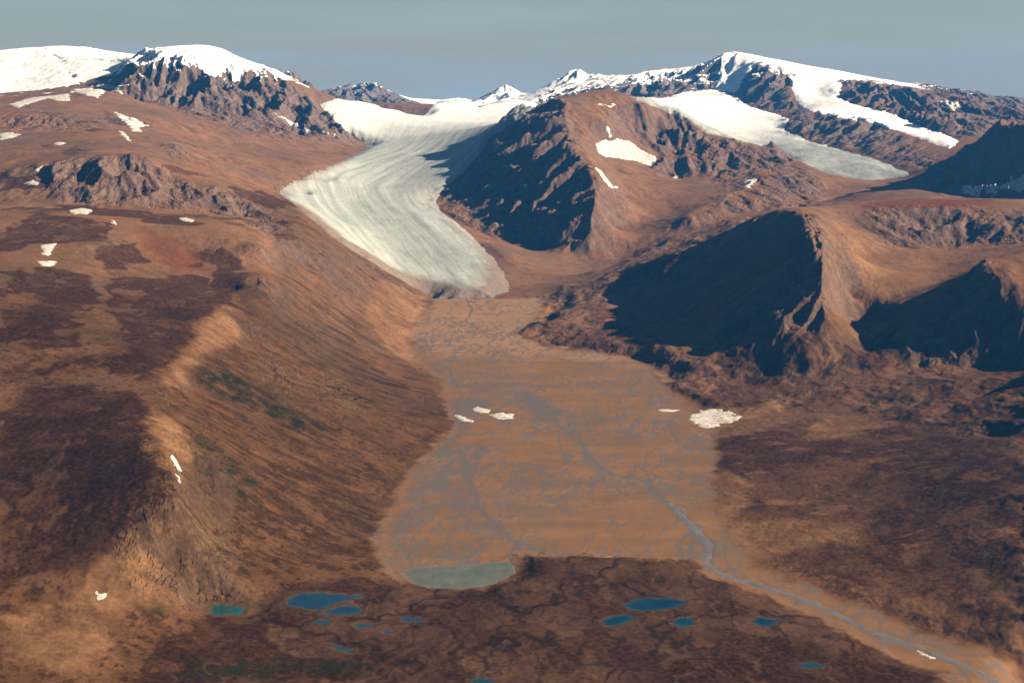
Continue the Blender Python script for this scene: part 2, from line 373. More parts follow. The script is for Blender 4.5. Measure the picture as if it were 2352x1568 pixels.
# flat valley floor
FLOOR = [(990,690),(940,780),(970,845),(1020,872),(1025,920),(1045,990),(1003,1025),(943,1083),(908,1142),(866,1222),(872,1292),(940,1338),(1110,1352),(1182,1325),(1190,1278),(1400,1283),(1590,1291),(1650,1328),(1800,1380),(1950,1450),(2100,1520),(2340,1600),(2440,1560),(2340,1507),(2100,1443),(1990,1393),(1850,1342),(1750,1308),(1658,1200),(1638,1130),(1650,1030),(1638,987),(1598,944),(1528,884),(1498,844),(1440,820),(1345,808),(1250,795),(1185,770),(1240,735),(1255,690),(1100,690)]
def ground_pts(poly, z=0.0, step=10.0):
    D = dense(poly, True, step); a, b = ray(D[:, 0], D[:, 1]); y = (z - CAM_H) / b
    return np.stack([a * y, y], 1)
rs, cs, sF = sdf_world(ground_pts(FLOOR), 400, 20, 75, 3, 5)
floorS = np.full(H.shape, -400, F4); floorS[rs, cs] = sF
fz = np.interp(Y, [2500, 3300, 5700, 7300], [-9, 0, 2, 12]).astype(F4)
k = sstep(-70, 50, floorS); H = H * (1 - k) + fz * k
GL = [(1000,686),(940,655),(870,612),(800,570),(735,520),(690,480),(640,442),(660,425),(720,398),(790,368),(845,340),(835,325),(800,305),(760,270),(735,240),(770,228),(860,240),(900,258),(960,272),(980,262),(1000,236),(1080,232),(1100,248),(1160,228),(1200,232),(1235,240),(1215,262),(1160,295),(1125,315),(1105,350),(1070,390),(1050,408),(1015,440),(1000,462),(1012,486),(1046,510),(1082,540),(1120,580),(1150,615),(1168,650),(1165,668),(1130,684),(1060,686)]
rs, cs, sG = sdf_world(hit(H, *dense(GL, True, 12.0).T), 200)
def boxblur(M, k):
    for ax in (0, 1):
        for _ in range(2):
            P = np.concatenate([np.repeat(M.take([0], ax), k + 1, ax), M, np.repeat(M.take([-1], ax), k, ax)], ax)
            C = np.cumsum(P, ax, dtype=np.float64)
            M = ((C.take(range(2 * k + 1, C.shape[ax]), ax) - C.take(range(0, C.shape[ax] - 2 * k - 1), ax)) / (2 * k + 1)).astype(F4)
    return M
k = sstep(20, 160, sG); H[rs, cs] = H[rs, cs] * (1 - k) + boxblur(H[rs, cs], 22) * k
iceM = np.zeros(H.shape, F4); iceM[rs, cs] = sstep(-40, 60, sG)
Hbase = H.copy()
gx, gy = slopes(Hbase); slope = np.hypot(gx, gy)
log('base done')

# ------------------------------------------------------------------ gullies: noise smeared down the fall line
def fall_smear(noises, Z, steps=13, dt_rel=0.0026, reach=(13, 10, 7, 6, 6)):
    gx_, gy_ = slopes(Z); m = np.hypot(gx_, gy_) + 1e-4; gx_ /= m; gy_ /= m
    acc = [f(X, Y) for f in noises]; tot = 1.0
    ly = math.log(Y1 / Y0)
    idx = np.arange(NC)
    for sgn in (1, -1):
        x = X.copy(); y = Y.copy()
        for s in range(steps):
            r = np.clip(np.log(np.maximum(y, Y0) / Y0) * F4((NR - 1) / ly), 0, NR - 1).astype(np.int32)
            c = np.clip(np.interp(x / y, tx, idx), 0, NC - 1).astype(np.int32)
            h = F4(sgn * dt_rel) * (Y * 0.5 + 3500) * F4(0.6)
            x += gx_[r, c] * h; y += gy_[r, c] * h
            wt = 1.0 - (s + 1) / (steps + 2.0)
            for q, f in enumerate(noises):
                if s < reach[q]: acc[q] += F4(1.0 - (s + 1) / (reach[q] + 1.0)) * f(x, y)
            if sgn == 1: tot += 2 * wt
    return [a / (a.std() + 1e-6) for a in acc]
steep0 = sstep(0.12, 0.55, slope)
Hfold = Hbase + (1 - sstep(-40, 10, floorS)) * (1 - 0.9 * iceM) * ((16 * fbm(X, Y, 480, 6, 0.55, 51) + 15 * sstep(0.05, -0.05, tx)[None, :] * sstep(5500, 7500, Y) * (ridged(X + 80 * fbm(X, Y, 300, 2, .5, 56), Y, 620, 5, 0.55, 53) - .38)) * (0.4 + steep0)) * np.interp(Y, [2500, 6000, 12000], [0.6, 1.1, 1.6]).astype(F4)
g_big, g_mid, g_col, g_col2, g_fin = fall_smear([
    lambda x, y: perlin(x / F4(230), y / F4(230), 11),
    lambda x, y: perlin(x / F4(95), y / F4(95), 12),
    lambda x, y: perlin(x / F4(48), y / F4(48), 13),
    lambda x, y: perlin(x / F4(22), y / F4(22), 14),
    lambda x, y: perlin(x / F4(10), y / F4(10), 15)], Hfold)
log('gullies')

# rough rock regions (seen in the picture)
CLIFFS = [([(240,190),(340,120),(440,130),(500,160),(600,165),(680,205),(745,245),(838,335),(760,330),(640,315),(560,305),(430,265),(300,222)], 10800, 13300),
          ([(80,380),(165,362),(300,356),(380,402),(480,425),(600,470),(600,520),(420,492),(300,475),(150,475)], 6600, 8200),
          ([(235,252),(300,262),(340,290),(330,300),(250,285)], 9300, 10800), ([(380,315),(420,340),(440,372),(400,372),(370,340)], 8000, 10000), ([(540,480),(640,478),(680,520),(620,540),(560,520)], 6000, 7600),
          ([(2095,415),(2352,262),(2700,200),(2700,480),(2200,470)], 8700, 10300),
          ([(2090,192),(2500,225),(2500,300),(2300,290),(2200,240)], 12500, 20000),
          ([(2120,720),(2262,600),(2300,640),(2400,760),(2400,840),(2250,850),(2060,850)], 4600, 5650),
          ([(0,266),(100,256),(250,276),(240,299),(0,302)], 9000, 10000),
          ([(1985,473),(2150,466),(2420,485),(2420,565),(2150,575),(2030,565)], 6500, 7500),
          ([(1205,262),(1275,235),(1290,225),(1330,345),(1370,420),(1372,500),(1340,580),(1250,578),(1100,535),(975,480),(1050,405),(1110,345),(1140,305)], 8500, 11300),
          ([(1440,262),(1560,262),(1600,298),(1640,312),(1630,400),(1500,402),(1520,350),(1440,290)], 9800, 11800),
          ([(1600,310),(1770,335),(1825,372),(1900,440),(1880,480),(1700,492),(1560,515),(1650,450)], 8300, 11000),
          ([(1800,300),(1828,255),(2010,282),(2150,350),(2140,392),(2000,352),(1880,330)], 10800, 14500),
          ([(1735,140),(1810,172),(1815,262),(1700,242)], 14500, 17200), ([(1930,185),(2100,208),(2340,290),(2200,322),(2060,272),(1930,220)], 11500, 16500),
          ([(1420,175),(1600,155),(1680,118),(1665,200),(1500,228),(1430,210)], 15500, 18000), ([(1190,245),(1325,155),(1430,175),(1420,215),(1290,230),(1200,268)], 16500, 21000),
          ([(740,215),(850,188),(930,235),(985,240),(985,268),(860,252)], 17500, 22500), ([(630,165),(680,165),(760,235),(735,248),(640,190)], 15500, 17500),
          ([(1090,248),(1160,188),(1215,228),(1200,240),(1130,235)], 19000, 22000), ([(985,240),(1060,222),(1100,240),(1080,256),(1000,250)], 17500, 22500),
          ([(1840,480),(1880,500),(1905,600),(1895,740),(1760,800),(1700,770),(1820,600)], 5100, 7000)
          ]
CRAGS = [([(660,850),(760,850),(860,930),(840,960),(700,900)], 3500, 6000), ([(370,880),(480,1000),(470,1010),(350,900)], 3000, 4500),
         ([(270,1220),(400,1120),(500,1190),(560,1290),(480,1340),(380,1345),(290,1300)], 2500, 3600), ([(330,960),(430,1090),(400,1130),(340,1040)], 2900, 3700), ([(560,790),(640,800),(700,900),(600,880)], 3500, 6000)]
def seen_field(Z, items, blur=7):
    pxx, pyy = project(Z); out = np.zeros(Z.shape, F4)
    for poly, ya, yb in items:
        r0, r1 = np.searchsorted(yr, ya), np.searchsorted(yr, yb); q = np.array(poly, float)
        m = inside(q, pxx[r0:r1] + 8 * n8[r0:r1], pyy[r0:r1] + 8 * n9[r0:r1]); out[r0:r1] = np.maximum(out[r0:r1], m)
    return boxblur(out, blur)
n8 = fbm(X, Y, 180, 3, 0.5, 31); n9 = fbm(X, Y, 180, 3, 0.5, 36)
rough = seen_field(Hbase, CLIFFS); cragM = seen_field(Hbase, CRAGS, 12)
HUMM = [[(1180,765),(1250,690),(1290,655),(1400,650),(1450,720),(1520,790),(1640,770),(1760,790),(1900,760),(1960,790),(2100,780),(2250,860),(2352,850),(2400,1000),(2200,1000),(2100,960),(1900,930),(1720,950),(1600,930),(1520,870),(1430,815),(1300,805)],
        [(1380,640),(1460,580),(1700,500),(1760,500),(1640,570),(1470,670)]]
humm = field(Hbase, HUMM, 60, 50, 200, 70)
FORE = [[(640,1350),(900,1345),(1180,1330),(1200,1275),(1590,1290),(1950,1450),(2352,1590),(2352,1640),(200,1640),(450,1500)]]
fore = field(Hbase, FORE, 40, 40, 150, 80)
wallM = field(Hbase, [[(640,445),(760,545),(985,690),(940,780),(1030,920),(1040,990),(905,1140),(865,1290),(560,1330),(400,1330),(380,1080),(360,950),(400,830),(545,700),(640,600)]], 60, 40, 200, 85)
rangeM = np.maximum(sstep(11500, 13500, Y), 0)
lat = np.abs(tx[None, :])
steep = sstep(0.12, 0.55, slope)
notfloor = (1 - sstep(-40, 10, floorS)) * (1 - 0.9 * iceM)
# a slight fold of the ground everywhere
H = Hfold.copy() + 95 * fbm(X, Y, 420, 5, 0.55, 55) * sstep(0.35, 0.42, tx)[None, :]
xw = X + 60 * fbm(X, Y, 260, 3, 0.5, 61); yw = Y + 60 * fbm(X, Y, 260, 3, 0.5, 64)
R = rough * (1 - 0.55 * sstep(16800, 18200, Y) * sstep(-0.075, -0.06, tx)[None, :]) * (0.25 + 0.75 * np.maximum(steep, 0.8 * rangeM))
far = np.interp(Y, [3000, 6500, 9000, 12000, 20000], [0.22, 0.8, 1.1, 1.5, 1.9]).astype(F4)
gb = 1 - np.abs(np.clip(g_big, -2.4, 2.4)) * 0.8; gm = 1 - np.abs(np.clip(g_mid, -2.4, 2.4)) * 0.8
H = H + notfloor * (1 - fore) * sstep(6500, 4000, Y) * 2.0 * (ridged(X, Y, 60, 4, 0.6, 161) - .38) * sstep(-.3, .4, n9)
crag = np.interp(Y, [2500, 4500, 6500], [1, 1, 0]).astype(F4) * cragM
H = H + crag * (10 * (ridged(xw, yw, 55, 5, 0.62, 171) - .38) + 1.5 * g_col)
H = H + R * far * (44 * (gb - .36) + 15 * (gm - .36) + 5 * g_col + 46 * (ridged(xw, yw, 380, 6, 0.55, 71) - .38) + 12 * np.interp(Y, [11000, 17000], [1, .35]).astype(F4) * (ridged(xw, yw, 80, 4, 0.55, 75) - .38))
patchy = sstep(-0.5, 0.6, fbm(X, Y, 300, 3, 0.5, 48))
H = H + notfloor * steep * (1 - rough) * patchy * (2.4 * gm + 1.3 * g_col) * far
H = H + notfloor * wallM * patchy * (0.12 * gm + 0.2 * g_col + 0.2 * g_col2 + 6 * fbm(X, Y, 75, 5, 0.6, 49))
hb = 1 - np.sqrt(fbm(xw, yw * F4(0.8), 420, 5, 0.45, 81) ** 2 + 0.02) * 2
H = H + notfloor * humm * ((hb - .4) * 36 + 3 * fbm(X, Y, 60, 3, 0.55, 85)) * np.interp(Y, [3500, 5500], [0.6, 1.0])
H = H + notfloor * fore * (4.5 * fbm(X, Y * F4(0.7), 170, 5, 0.5, 91) - 3 * np.abs(fbm(X, Y, 60, 3, 0.5, 95)))
H = H + notfloor * (1 - fore) * 1.2 * fbm(X, Y, 40, 3, 0.6, 98)
H = H.astype(F4)
log('relief')

# ------------------------------------------------------------------ water bodies: dug basins, later filled
PONDS = [  # outline in the measuring frame, level, label
  ([(482,1392),(500,1387),(535,1388),(562,1397),(556,1407),(520,1413),(482,1413)], 'teal oval pond standing alone below the rocky left spur'),
  ([(655,1378),(690,1362),(730,1360),(835,1368),(810,1376),(775,1384),(755,1392),(740,1402),(690,1396),(660,1390)], 'large dark blue pond with a sharp point, left of the milky lake'),
  ([(745,1402),(790,1390),(830,1394),(832,1406),(790,1412),(750,1412)], 'narrow blue pond just below the large dark blue pond'),
  ([(915,1417),(945,1415),(972,1421),(965,1427),(930,1428)], 'small dark blue pond below the milky lake, rightmost of its cluster'),
  ([(812,1434),(835,1431),(866,1435),(850,1441),(820,1441)], 'thin blue pond between the narrow pond and the small ponds below it'),
  ([(875,1446),(900,1448),(910,1454),(885,1453)], 'tiny sliver of blue water beside a pale rock slab'),
  ([(718,1424),(745,1420),(765,1428),(750,1434),(722,1433)], 'dark blue pool tucked under the narrow pond outlet'),
  ([(758,1480),(790,1485),(815,1496),(785,1494),(762,1488)], 'thin slanting blue pool low in the left pond chain'),
  ([(1430,1388),(1470,1374),(1540,1372),(1582,1381),(1560,1392),(1520,1402),(1470,1402),(1440,1397)], 'large blue pond on the brown moraine, biggest of the right group'),
  ([(1380,1426),(1405,1413),(1440,1411),(1460,1416),(1440,1430),(1410,1438),(1385,1434)], 'wedge shaped blue pond left below the biggest moraine pond'),
  ([(1545,1425),(1560,1417),(1590,1418),(1598,1432),(1575,1439),(1550,1436)], 'squarish blue pond below the biggest moraine pond'),
  ([(1722,1424),(1745,1417),(1788,1422),(1780,1434),(1745,1438)], 'blue pond near the river on the moraine right side'),
  ([(1820,1526),(1860,1522),(1895,1526),(1885,1533),(1835,1534)], 'faint long blue pool at the bottom edge near the river'),
  ([(1080,1560),(1110,1556),(1140,1560),(1130,1568),(1085,1572)], 'dark blue pool cut by the bottom edge of the photo'),
]
LAKE = [(922,1313),(960,1302),(1030,1298),(1110,1293),(1172,1288),(1182,1300),(1185,1316),(1150,1334),(1110,1347),(1050,1352),(980,1349),(945,1338)]
SHALLOWS = [[(924,1086),(935,1078),(952,1080),(945,1088)], [(908,1178),(922,1174),(934,1178),(920,1185)]]
waters = []
shoreM = np.zeros(H.shape, F4)
def dig(poly, name, label, wob, depth, lvl=None, mat='pond', plane=None):
    global H
    level = lvl
    if plane is None:
        level = 20.0
        for it in range(4):
            Q = ground_pts(poly, level, 4.0); rs, cs, s = sdf_world(Q, 10)
            level = 0.5 * level + 0.5 * float(np.median(H[rs, cs][s > -8]))
    Q = ground_pts(poly, level, 4.0)
    rs, cs, s = sdf_world(Q, 90, wob, 22, 17, 3)
    zz = H[rs, cs]; o = np.maximum(-s, 0)
    k_ = sstep(-70, -4, s)
    zz = zz * (1 - k_) + np.minimum(zz, level + 0.3 + o * 0.08) * k_           # banks cut down towards the water
    zz = np.maximum(zz, level + 0.3 * sstep(0, 3, o) - np.maximum(o - 12, 0) * 0.35)   # and a low rim where the ground falls away
    zz = np.where(s > 0, level - depth * sstep(0, 14, s) - 0.02, zz)
    H[rs, cs] = zz
    shoreM[rs, cs] = np.maximum(shoreM[rs, cs], sstep(14, 2, np.abs(s + 2) + 7 * fbm(X[rs, cs], Y[rs, cs], 30, 3, .5, 171)))
    waters.append((Q, level, name, label, mat, rs, cs, s))
dig(LAKE, 'lake', 'milky grey green lake at the near end of the tan valley floor', 5, 6, -0.6, 'milky', 0.0)
for p, l in PONDS: dig(p, 'pond', l, 6.5, 4, mat='teal' if 'teal' in l else 'pond')
log('ponds')

# ------------------------------------------------------------------ ground cover maps (real differences of material, laid on the land)
gx, gy = slopes(H); slope = np.hypot(gx, gy)
n1 = fbm(X, Y, 260, 5, 0.55, 101); n2 = fbm(X, Y, 70, 4, 0.55, 111); n3 = fbm(X, Y * F4(0.6), 900, 3, 0.5, 121)
TUND = [[(0,960),(60,890),(180,870),(330,920),(345,985),(385,1050),(395,1130),(330,1200),(250,1270),(130,1310),(0,1330)],
        [(250,640),(440,630),(530,680),(550,706),(510,700),(455,740),(450,790),(380,830),(370,870),(250,830),(270,740),(240,690)],
        [(20,650),(90,620),(200,630),(230,690),(120,700)], [(60,760),(130,720),(200,740),(170,800),(90,810)], [(0,720),(60,700),(50,760),(0,800)],
        [(0,520),(90,490),(180,500),(260,520),(230,555),(100,560),(0,580)], [(230,570),(300,560),(340,600),(300,620),(230,610)],
        [(440,590),(520,575),(560,600),(540,640),(500,630)], [(600,510),(650,500),(680,540),(640,560)], [(0,620),(60,615),(80,640),(20,650)],
        [(0,400),(60,395),(110,410),(90,430),(0,440)], [(540,430),(620,445),(680,475),(640,480),(560,460)], [(140,470),(330,485),(460,510),(440,520),(280,500),(140,490)],
        [(1600,1010),(1720,990),(1900,960),(2100,960),(2352,920),(2352,1568),(2280,1420),(2050,1380),(1960,1340),(1800,1310),(1740,1240),(1660,1180),(1650,1100)],
        [(430,1420),(560,1420),(700,1500),(900,1520),(880,1568),(300,1568),(380,1480)], [(620,1345),(860,1335),(940,1352),(860,1368),(640,1370)],
        [(1700,1440),(1850,1480),(2150,1560),(2100,1600),(1500,1600),(1560,1520)]]
tund = field(H, TUND, 9, 60, 240, 130)
plat = field(H, [[(-200,480),(0,500),(300,510),(600,560),(560,700),(470,780),(380,860),(350,960),(390,1080),(300,1260),(0,1340),(-200,1340)]], 60, 40, 200, 140)
upl = field(H, [[(-100,240),(250,260),(420,300),(560,430),(640,450),(690,500),(560,600),(300,510),(0,500),(-100,500)]], 60, 40, 200, 142)
rightl = field(H, [[(1650,1000),(1720,960),(1900,930),(2352,900),(2500,900),(2500,1560),(2100,1440),(1760,1310),(1670,1180)]], 40, 40, 200, 144)
pat = fbm(X, Y * F4(0.55), 330, 6, 0.58, 145)
tund = np.maximum(tund * (1 - 0.75 * sstep(0.28, 0.42, fbm(X, Y * F4(0.6), 150, 5, 0.6, 150))), plat * sstep(0.16, 0.26, pat))
tund = np.maximum(tund, 0.8 * upl * sstep(0.25, 0.38, pat)); tund = tund * (1 - 0.45 * rightl * sstep(0.15, -0.1, pat)); tund = np.maximum(tund, rightl * sstep(0.16, 0.3, pat))
tund = np.maximum(tund, 0.75 * humm * sstep(0.0, 0.2, pat)); tund = np.maximum(tund, 0.7 * fore * sstep(0.1, 0.25, fbm(X, Y * F4(0.6), 140, 6, 0.6, 152)))
scrub = sstep(0.12, 0.34, fbm(X, Y * F4(0.8), 46, 5, 0.62, 153) + 0.35 * n1) * sstep(5200, 3600, Y) * notfloor
tund = np.maximum(tund, 0.8 * scrub * (1 - fore)); tund = np.maximum(tund, 0.75 * (1 - fore) * notfloor * sstep(5600, 4200, Y) * sstep(0.22, 0.4, fbm(X, Y * F4(0.8), 17, 3, 0.6, 158) + 0.3 * n2))
tund = np.maximum(tund, 0.6 * wallM * sstep(0.45, 1.0, 0.35 * g_mid + 0.35 * g_col + 1.3 * pat))
GREEN = [[(450,850),(520,840),(600,910),(720,960),(780,1000),(700,990),(560,930),(470,900)], [(440,1040),(520,1060),(620,1130),(600,1150),(500,1120),(430,1080)], [(780,880),(860,920),(850,940),(770,910)],
         [(460,990),(560,1080),(520,1090),(450,1020)], [(310,1360),(350,1350),(390,1370),(350,1390)], [(520,1290),(600,1270),(560,1330),(500,1330)], [(400,1520),(700,1510),(900,1530),(700,1568),(380,1568)]]
green = field(H, GREEN, 30, 40, 120, 160)
LIGHT = [[(1640,1130),(1660,1080),(1720,1110),(1700,1180),(1680,1230),(1650,1200)], [(2000,1330),(2120,1370),(2300,1440),(2352,1480),(2240,1440),(2080,1400)], [(1480,600),(1600,560),(1680,520),(1600,540),(1480,580),(1390,640),(1400,660)], [(880,640),(985,690),(940,780),(970,850),(900,810),(840,720)], [(460,740),(520,705),(560,760),(500,800),(440,850),(420,900),(380,880),(400,830)], [(330,960),(390,960),(440,1030),(430,1090),(390,1080),(360,1030)],
         [(240,1290),(330,1250),(400,1300),(330,1340),(420,1380),(250,1400),(130,1380)], [(0,1400),(120,1380),(240,1470),(160,1540),(0,1500)],
         [(1650,1170),(1700,1195),(1800,1195),(1970,1200),(1940,1245),(1820,1270),(1740,1290),(1680,1240)], [(1600,950),(1720,935),(1850,905),(1830,930),(1700,970),(1640,985)], [(1900,950),(2100,970),(2280,890),(2150,960),(1950,1000),(1840,1010)],
         [(1990,640),(1900,500),(1960,520),(2080,600),(2140,650),(2080,700),(1970,690)]]
light = field(H, LIGHT, 26, 45, 140, 180); light = np.maximum(light, 0.7 * rightl * sstep(0.28, 0.42, fbm(X * F4(0.55), Y, 120, 5, 0.6, 186)))
REDS = [[(330,520),(420,560),(480,620),(400,630),(330,580)], [(1370,440),(1400,560),(1350,590),(1365,500)], [(1960,470),(2080,457),(2300,458),(2250,475),(2000,480)], [(2150,920),(2250,900),(2290,920),(2200,950)]]
red = field(H, REDS, 60, 50, 200, 190)
px_, py_ = project(H)
rockM = np.clip(np.maximum(rough * sstep(0.25, 0.5, slope + 0.06 * n2), 0.8 * sstep(0.66, 1.0, slope + 0.25 * n2)), 0, 1)
paleR = cragM * sstep(-0.15, 0.35, fbm(xw, yw, 34, 4, 0.6, 181) + 0.3 * g_col2)
rockM = np.maximum(rockM, 0.55 * humm * sstep(-0.1, 0.5, n2 + 0.3 * n1))
rockM = np.maximum(rockM, sstep(15500, 17000, Y))
# speckled snow clinging to the high far rock
snowH = np.interp(Y, [9000, 12000, 13000, 16000, 17500, 21000], [1150, 980, 960, 940, 700, 480]) - 330 * ((0.35 + 0.65 * sstep(-0.085, -0.07, tx)) * sstep(-0.14, -0.12, tx) * sstep(0.03, 0.01, tx))[None, :] * sstep(15600, 16600, Y) + 420 * (sstep(-0.16, -0.14, tx) * sstep(-0.058, -0.066, tx))[None, :] * sstep(15600, 16600, Y) + 260 * sstep(0.12, 0.2, tx)[None, :] * sstep(16800, 18000, Y)
snowS = sstep(-0.05, 0.25, (H - snowH) / 420 - slope * np.interp(Y, [13000, 16000], [0.42, 0.8]) + np.interp(Y, [15000, 18000], [0.34, 0.22]).astype(F4) * fbm(X, Y, 240, 4, 0.55, 205) + 0.22 * g_mid * 0.3 - 0.55 * np.clip(gx, -.6, .6) * sstep(16500, 18000, Y) + 0.05) * sstep(9500, 12500, Y)
bands = np.clip(sstep(0.09, 0.0, np.abs(fbm(X, Y * F4(0.7), 210, 4, 0.5, 231))) + 0.7 * sstep(0.07, 0.0, np.abs(fbm(X + 500, Y * F4(0.6), 95, 3, 0.5, 236))), 0, 1)
chan = np.zeros(H.shape, F4)
CH = [([(1070,690),(1085,715),(1070,740),(1100,760),(1140,775),(1120,795),(1060,820),(1000,835),(1030,850),(1060,900),(1050,960)], 7),
      ([(1330,1010),(1360,1060),(1400,1090),(1480,1105),(1540,1160),(1590,1210),(1630,1250),(1620,1300)], 22), ([(1590,1020),(1540,1050),(1490,1080),(1490,1110)], 9),
      ([(1060,1040),(1080,1110),(1110,1180),(1160,1230),(1200,1250),(1280,1270)], 20),
      ([(1200,900),(1260,960),(1330,1010)], 14), ([(1080,900),(1180,920),(1320,960),(1480,960)], 8), ([(1300,1120),(1400,1100),(1470,1110)], 8), ([(1180,1260),(1170,1290)], 14), ([(1050,960),(1030,1010),(1000,1050)], 10), ([(1540,990),(1560,1020),(1640,1060)], 7)]
for q in range(4):
    wx = X + (14 + 12 * q) * fbm(X, Y, 110, 4, 0.6, 210 + 9 * q); wy = Y + (34 + 26 * q) * fbm(X, Y, 120, 4, 0.6, 215 + 9 * q)
    for ln, wd in CH:
        if q > 1 and wd < 10: continue
        D = dense(ln, False, 10.0); a, b = ray(D[:, 0], D[:, 1]); yy = -CAM_H / b; Q = np.stack([a * yy, yy], 1)
        rs, cs = box(Q, 190); d = segdist(Q, wx[rs, cs], wy[rs, cs], False)
        chan[rs, cs] = np.maximum(chan[rs, cs], sstep(1.3, 0.6, d / ((2.2 + wd * 0.2) * (0.8 + 0.6 * n1[rs, cs]))) * (0.9 - 0.12 * q))
onfloor = sstep(-26, 28, floorS + fbm(X, Y * F4(1.3), 120, 5, 0.6, 206) * (34 + 20 * sstep(5600, 6200, Y)))
ux = X - 0.12 * Y + 45 * fbm(X, Y * F4(0.6), 240, 4, 0.55, 250); uy = Y * F4(0.33)
strand = np.zeros(H.shape, F4)
for q, (lam_, th) in enumerate([(170, .055), (105, .085), (62, .12), (36, .15)]):
    f_ = np.abs(fbm(ux, uy, lam_, 3, 0.5, 251 + 5 * q)); strand = np.maximum(strand, sstep(th, th * 0.35, f_) * sstep(-0.25, 0.2, fbm(X, Y, 420, 3, 0.5, 271 + q)))
WET = [[(1040,1010),(1120,1030),(1080,1110),(1110,1180),(1190,1230),(1280,1270),(1200,1262),(1090,1210),(1010,1180),(940,1230),(910,1290),(890,1240),(930,1140),(980,1060)],
       [(1030,880),(1200,890),(1300,940),(1350,1030),(1300,1010),(1200,930),(1100,940),(1060,1000),(1030,960)], [(1330,1020),(1400,1080),(1500,1110),(1560,1180),(1640,1250),(1630,1300),(1600,1290),(1590,1220),(1500,1140),(1380,1110),(1330,1060)]]
wet = np.zeros(H.shape, F4)
for p in WET:
    rs, cs, s = sdf_world(ground_pts(p, 0.0), 200, 45, 160, 240, 5); wet[rs, cs] = np.maximum(wet[rs, cs], sstep(-25, 30, s))
wet = wet * (0.35 + 0.65 * sstep(-0.25, 0.25, fbm(X, Y * F4(0.5), 130, 5, 0.6, 245)))
chan = np.maximum(chan, 0.64 * wet)
chan = np.maximum(chan, (0.66 + 0.3 * np.clip(boxblur(wet, 12), 0, 1)) * strand)
chan = np.maximum(chan, 0.4 * sstep(0.15, 0.6, n1 + 0.5 * n2) * sstep(6000, 5400, Y)) * onfloor
fan = sstep(5650, 6000, Y + 220 * fbm(X, Y, 300, 4, 0.55, 281)); fstr = sstep(-0.2, 0.5, fbm(X * F4(0.35), Y, 90, 5, 0.6, 285))
log('cover')

# ------------------------------------------------------------------ materials
def newmat(name):
    m = bpy.data.materials.new(name); m.use_nodes = True; m.node_tree.nodes.clear(); return m, m.node_tree
def finish(t, color, rough_=0.95, bump=None, spec=0.1, bstr=0.5, bdist=6.0):
    o = N(t, 'ShaderNodeOutputMaterial'); b = N(t, 'ShaderNodeBsdfPrincipled')
    b.inputs['Roughness'].default_value = rough_; b.inputs['Specular IOR Level'].default_value = spec
    t.links.new(color, b.inputs['Base Color'])
    if bump is not None:
        bp = N(t, 'ShaderNodeBump'); bp.inputs['Strength'].default_value = bstr; bp.inputs['Distance'].default_value = bdist
        t.links.new(bump, bp.inputs['Height']); t.links.new(bp.outputs[0], b.inputs['Normal'])
    t.links.new(b.outputs[0], o.inputs[0]); return b
def noise(t, scale, detail=6, rgh=0.6, vec=None, stretch=None):
    if vec is None:
        g = N(t, 'ShaderNodeNewGeometry'); vec = g.outputs['Position']
    if stretch:
        mp_ = N(t, 'ShaderNodeMapping'); mp_.inputs['Scale'].default_value = stretch; t.links.new(vec, mp_.inputs[0]); vec = mp_.outputs[0]
    n = N(t, 'ShaderNodeTexNoise'); n.inputs['Scale'].default_value = scale; n.inputs['Detail'].default_value = detail; n.inputs['Roughness'].default_value = rgh
    t.links.new(vec, n.inputs['Vector']); return n.outputs['Fac']
def mix(t, f, a, b, mode='MIX'):
    n = N(t, 'ShaderNodeMix', data_type='RGBA', blend_type=mode)
    for s, v in ((0, f), (6, a), (7, b)):
        if hasattr(v, 'links') or hasattr(v, 'is_linked'): t.links.new(v, n.inputs[s])
        else: n.inputs[s].default_value = v if s == 0 else (*v, 1)
    return n.outputs[2]
def rng(t, v, a, b, c=0.0, d=1.0):
    n = N(t, 'ShaderNodeMapRange'); t.links.new(v, n.inputs['Value'])
    for k_, q in zip(('From Min', 'From Max', 'To Min', 'To Max'), (a, b, c, d)): n.inputs[k_].default_value = q
    return n.outputs[0]
def math_(t, op, a, b):
    n = N(t, 'ShaderNodeMath', operation=op)
    for s, v in ((0, a), (1, b)):
        if isinstance(v, (int, float)): n.inputs[s].default_value = v
        else: t.links.new(v, n.inputs[s])
    return n.outputs[0]
def attr(t, name):
    a = N(t, 'ShaderNodeAttribute', attribute_name=name); s = N(t, 'ShaderNodeSeparateColor'); t.links.new(a.outputs['Color'], s.inputs[0])
    return s.outputs[0], s.outputs[1], s.outputs[2]

m_land, t = newmat('bare_ground')
aT, aR, aL = attr(t, 'cover_a'); aG, aW, aS = attr(t, 'cover_b'); aK, aF, aD = attr(t, 'cover_c'); aFl, aFar, aX = attr(t, 'cover_d'); aLow, aSh, _u = attr(t, 'cover_e'); aGrey, _1, _2 = attr(t, 'cover_f')
nf = noise(t, 0.02, 8, 0.65); nm = noise(t, 0.006, 6, 0.6); ng = noise(t, 0.09, 5, 0.65)
c = mix(t, rng(t, nm, .35, .65), (0.132, 0.068, 0.034), (0.172, 0.092, 0.050))
nl = noise(t, 0.0019, 5, .6); no = noise(t, 0.0034, 6, .65)
c = mix(t, rng(t, nl, .50, .62, 0, .65), c, (0.112, 0.075, 0.053))      # greyer scree
c = mix(t, rng(t, no, .54, .64, 0, .6), c, (0.080, 0.057, 0.026))       # olive turf
c = mix(t, rng(t, aK, 0.40, 0.78, 0, .8), c, (0.050, 0.031, 0.016))            # streaks down the slopes
c = mix(t, rng(t, aK, 0.34, 0.06, 0, .55), c, (0.185, 0.103, 0.054))
c = mix(t, math_(t, 'MULTIPLY', aD, 0.8), c, (0.105, 0.037, 0.018))     # red ground
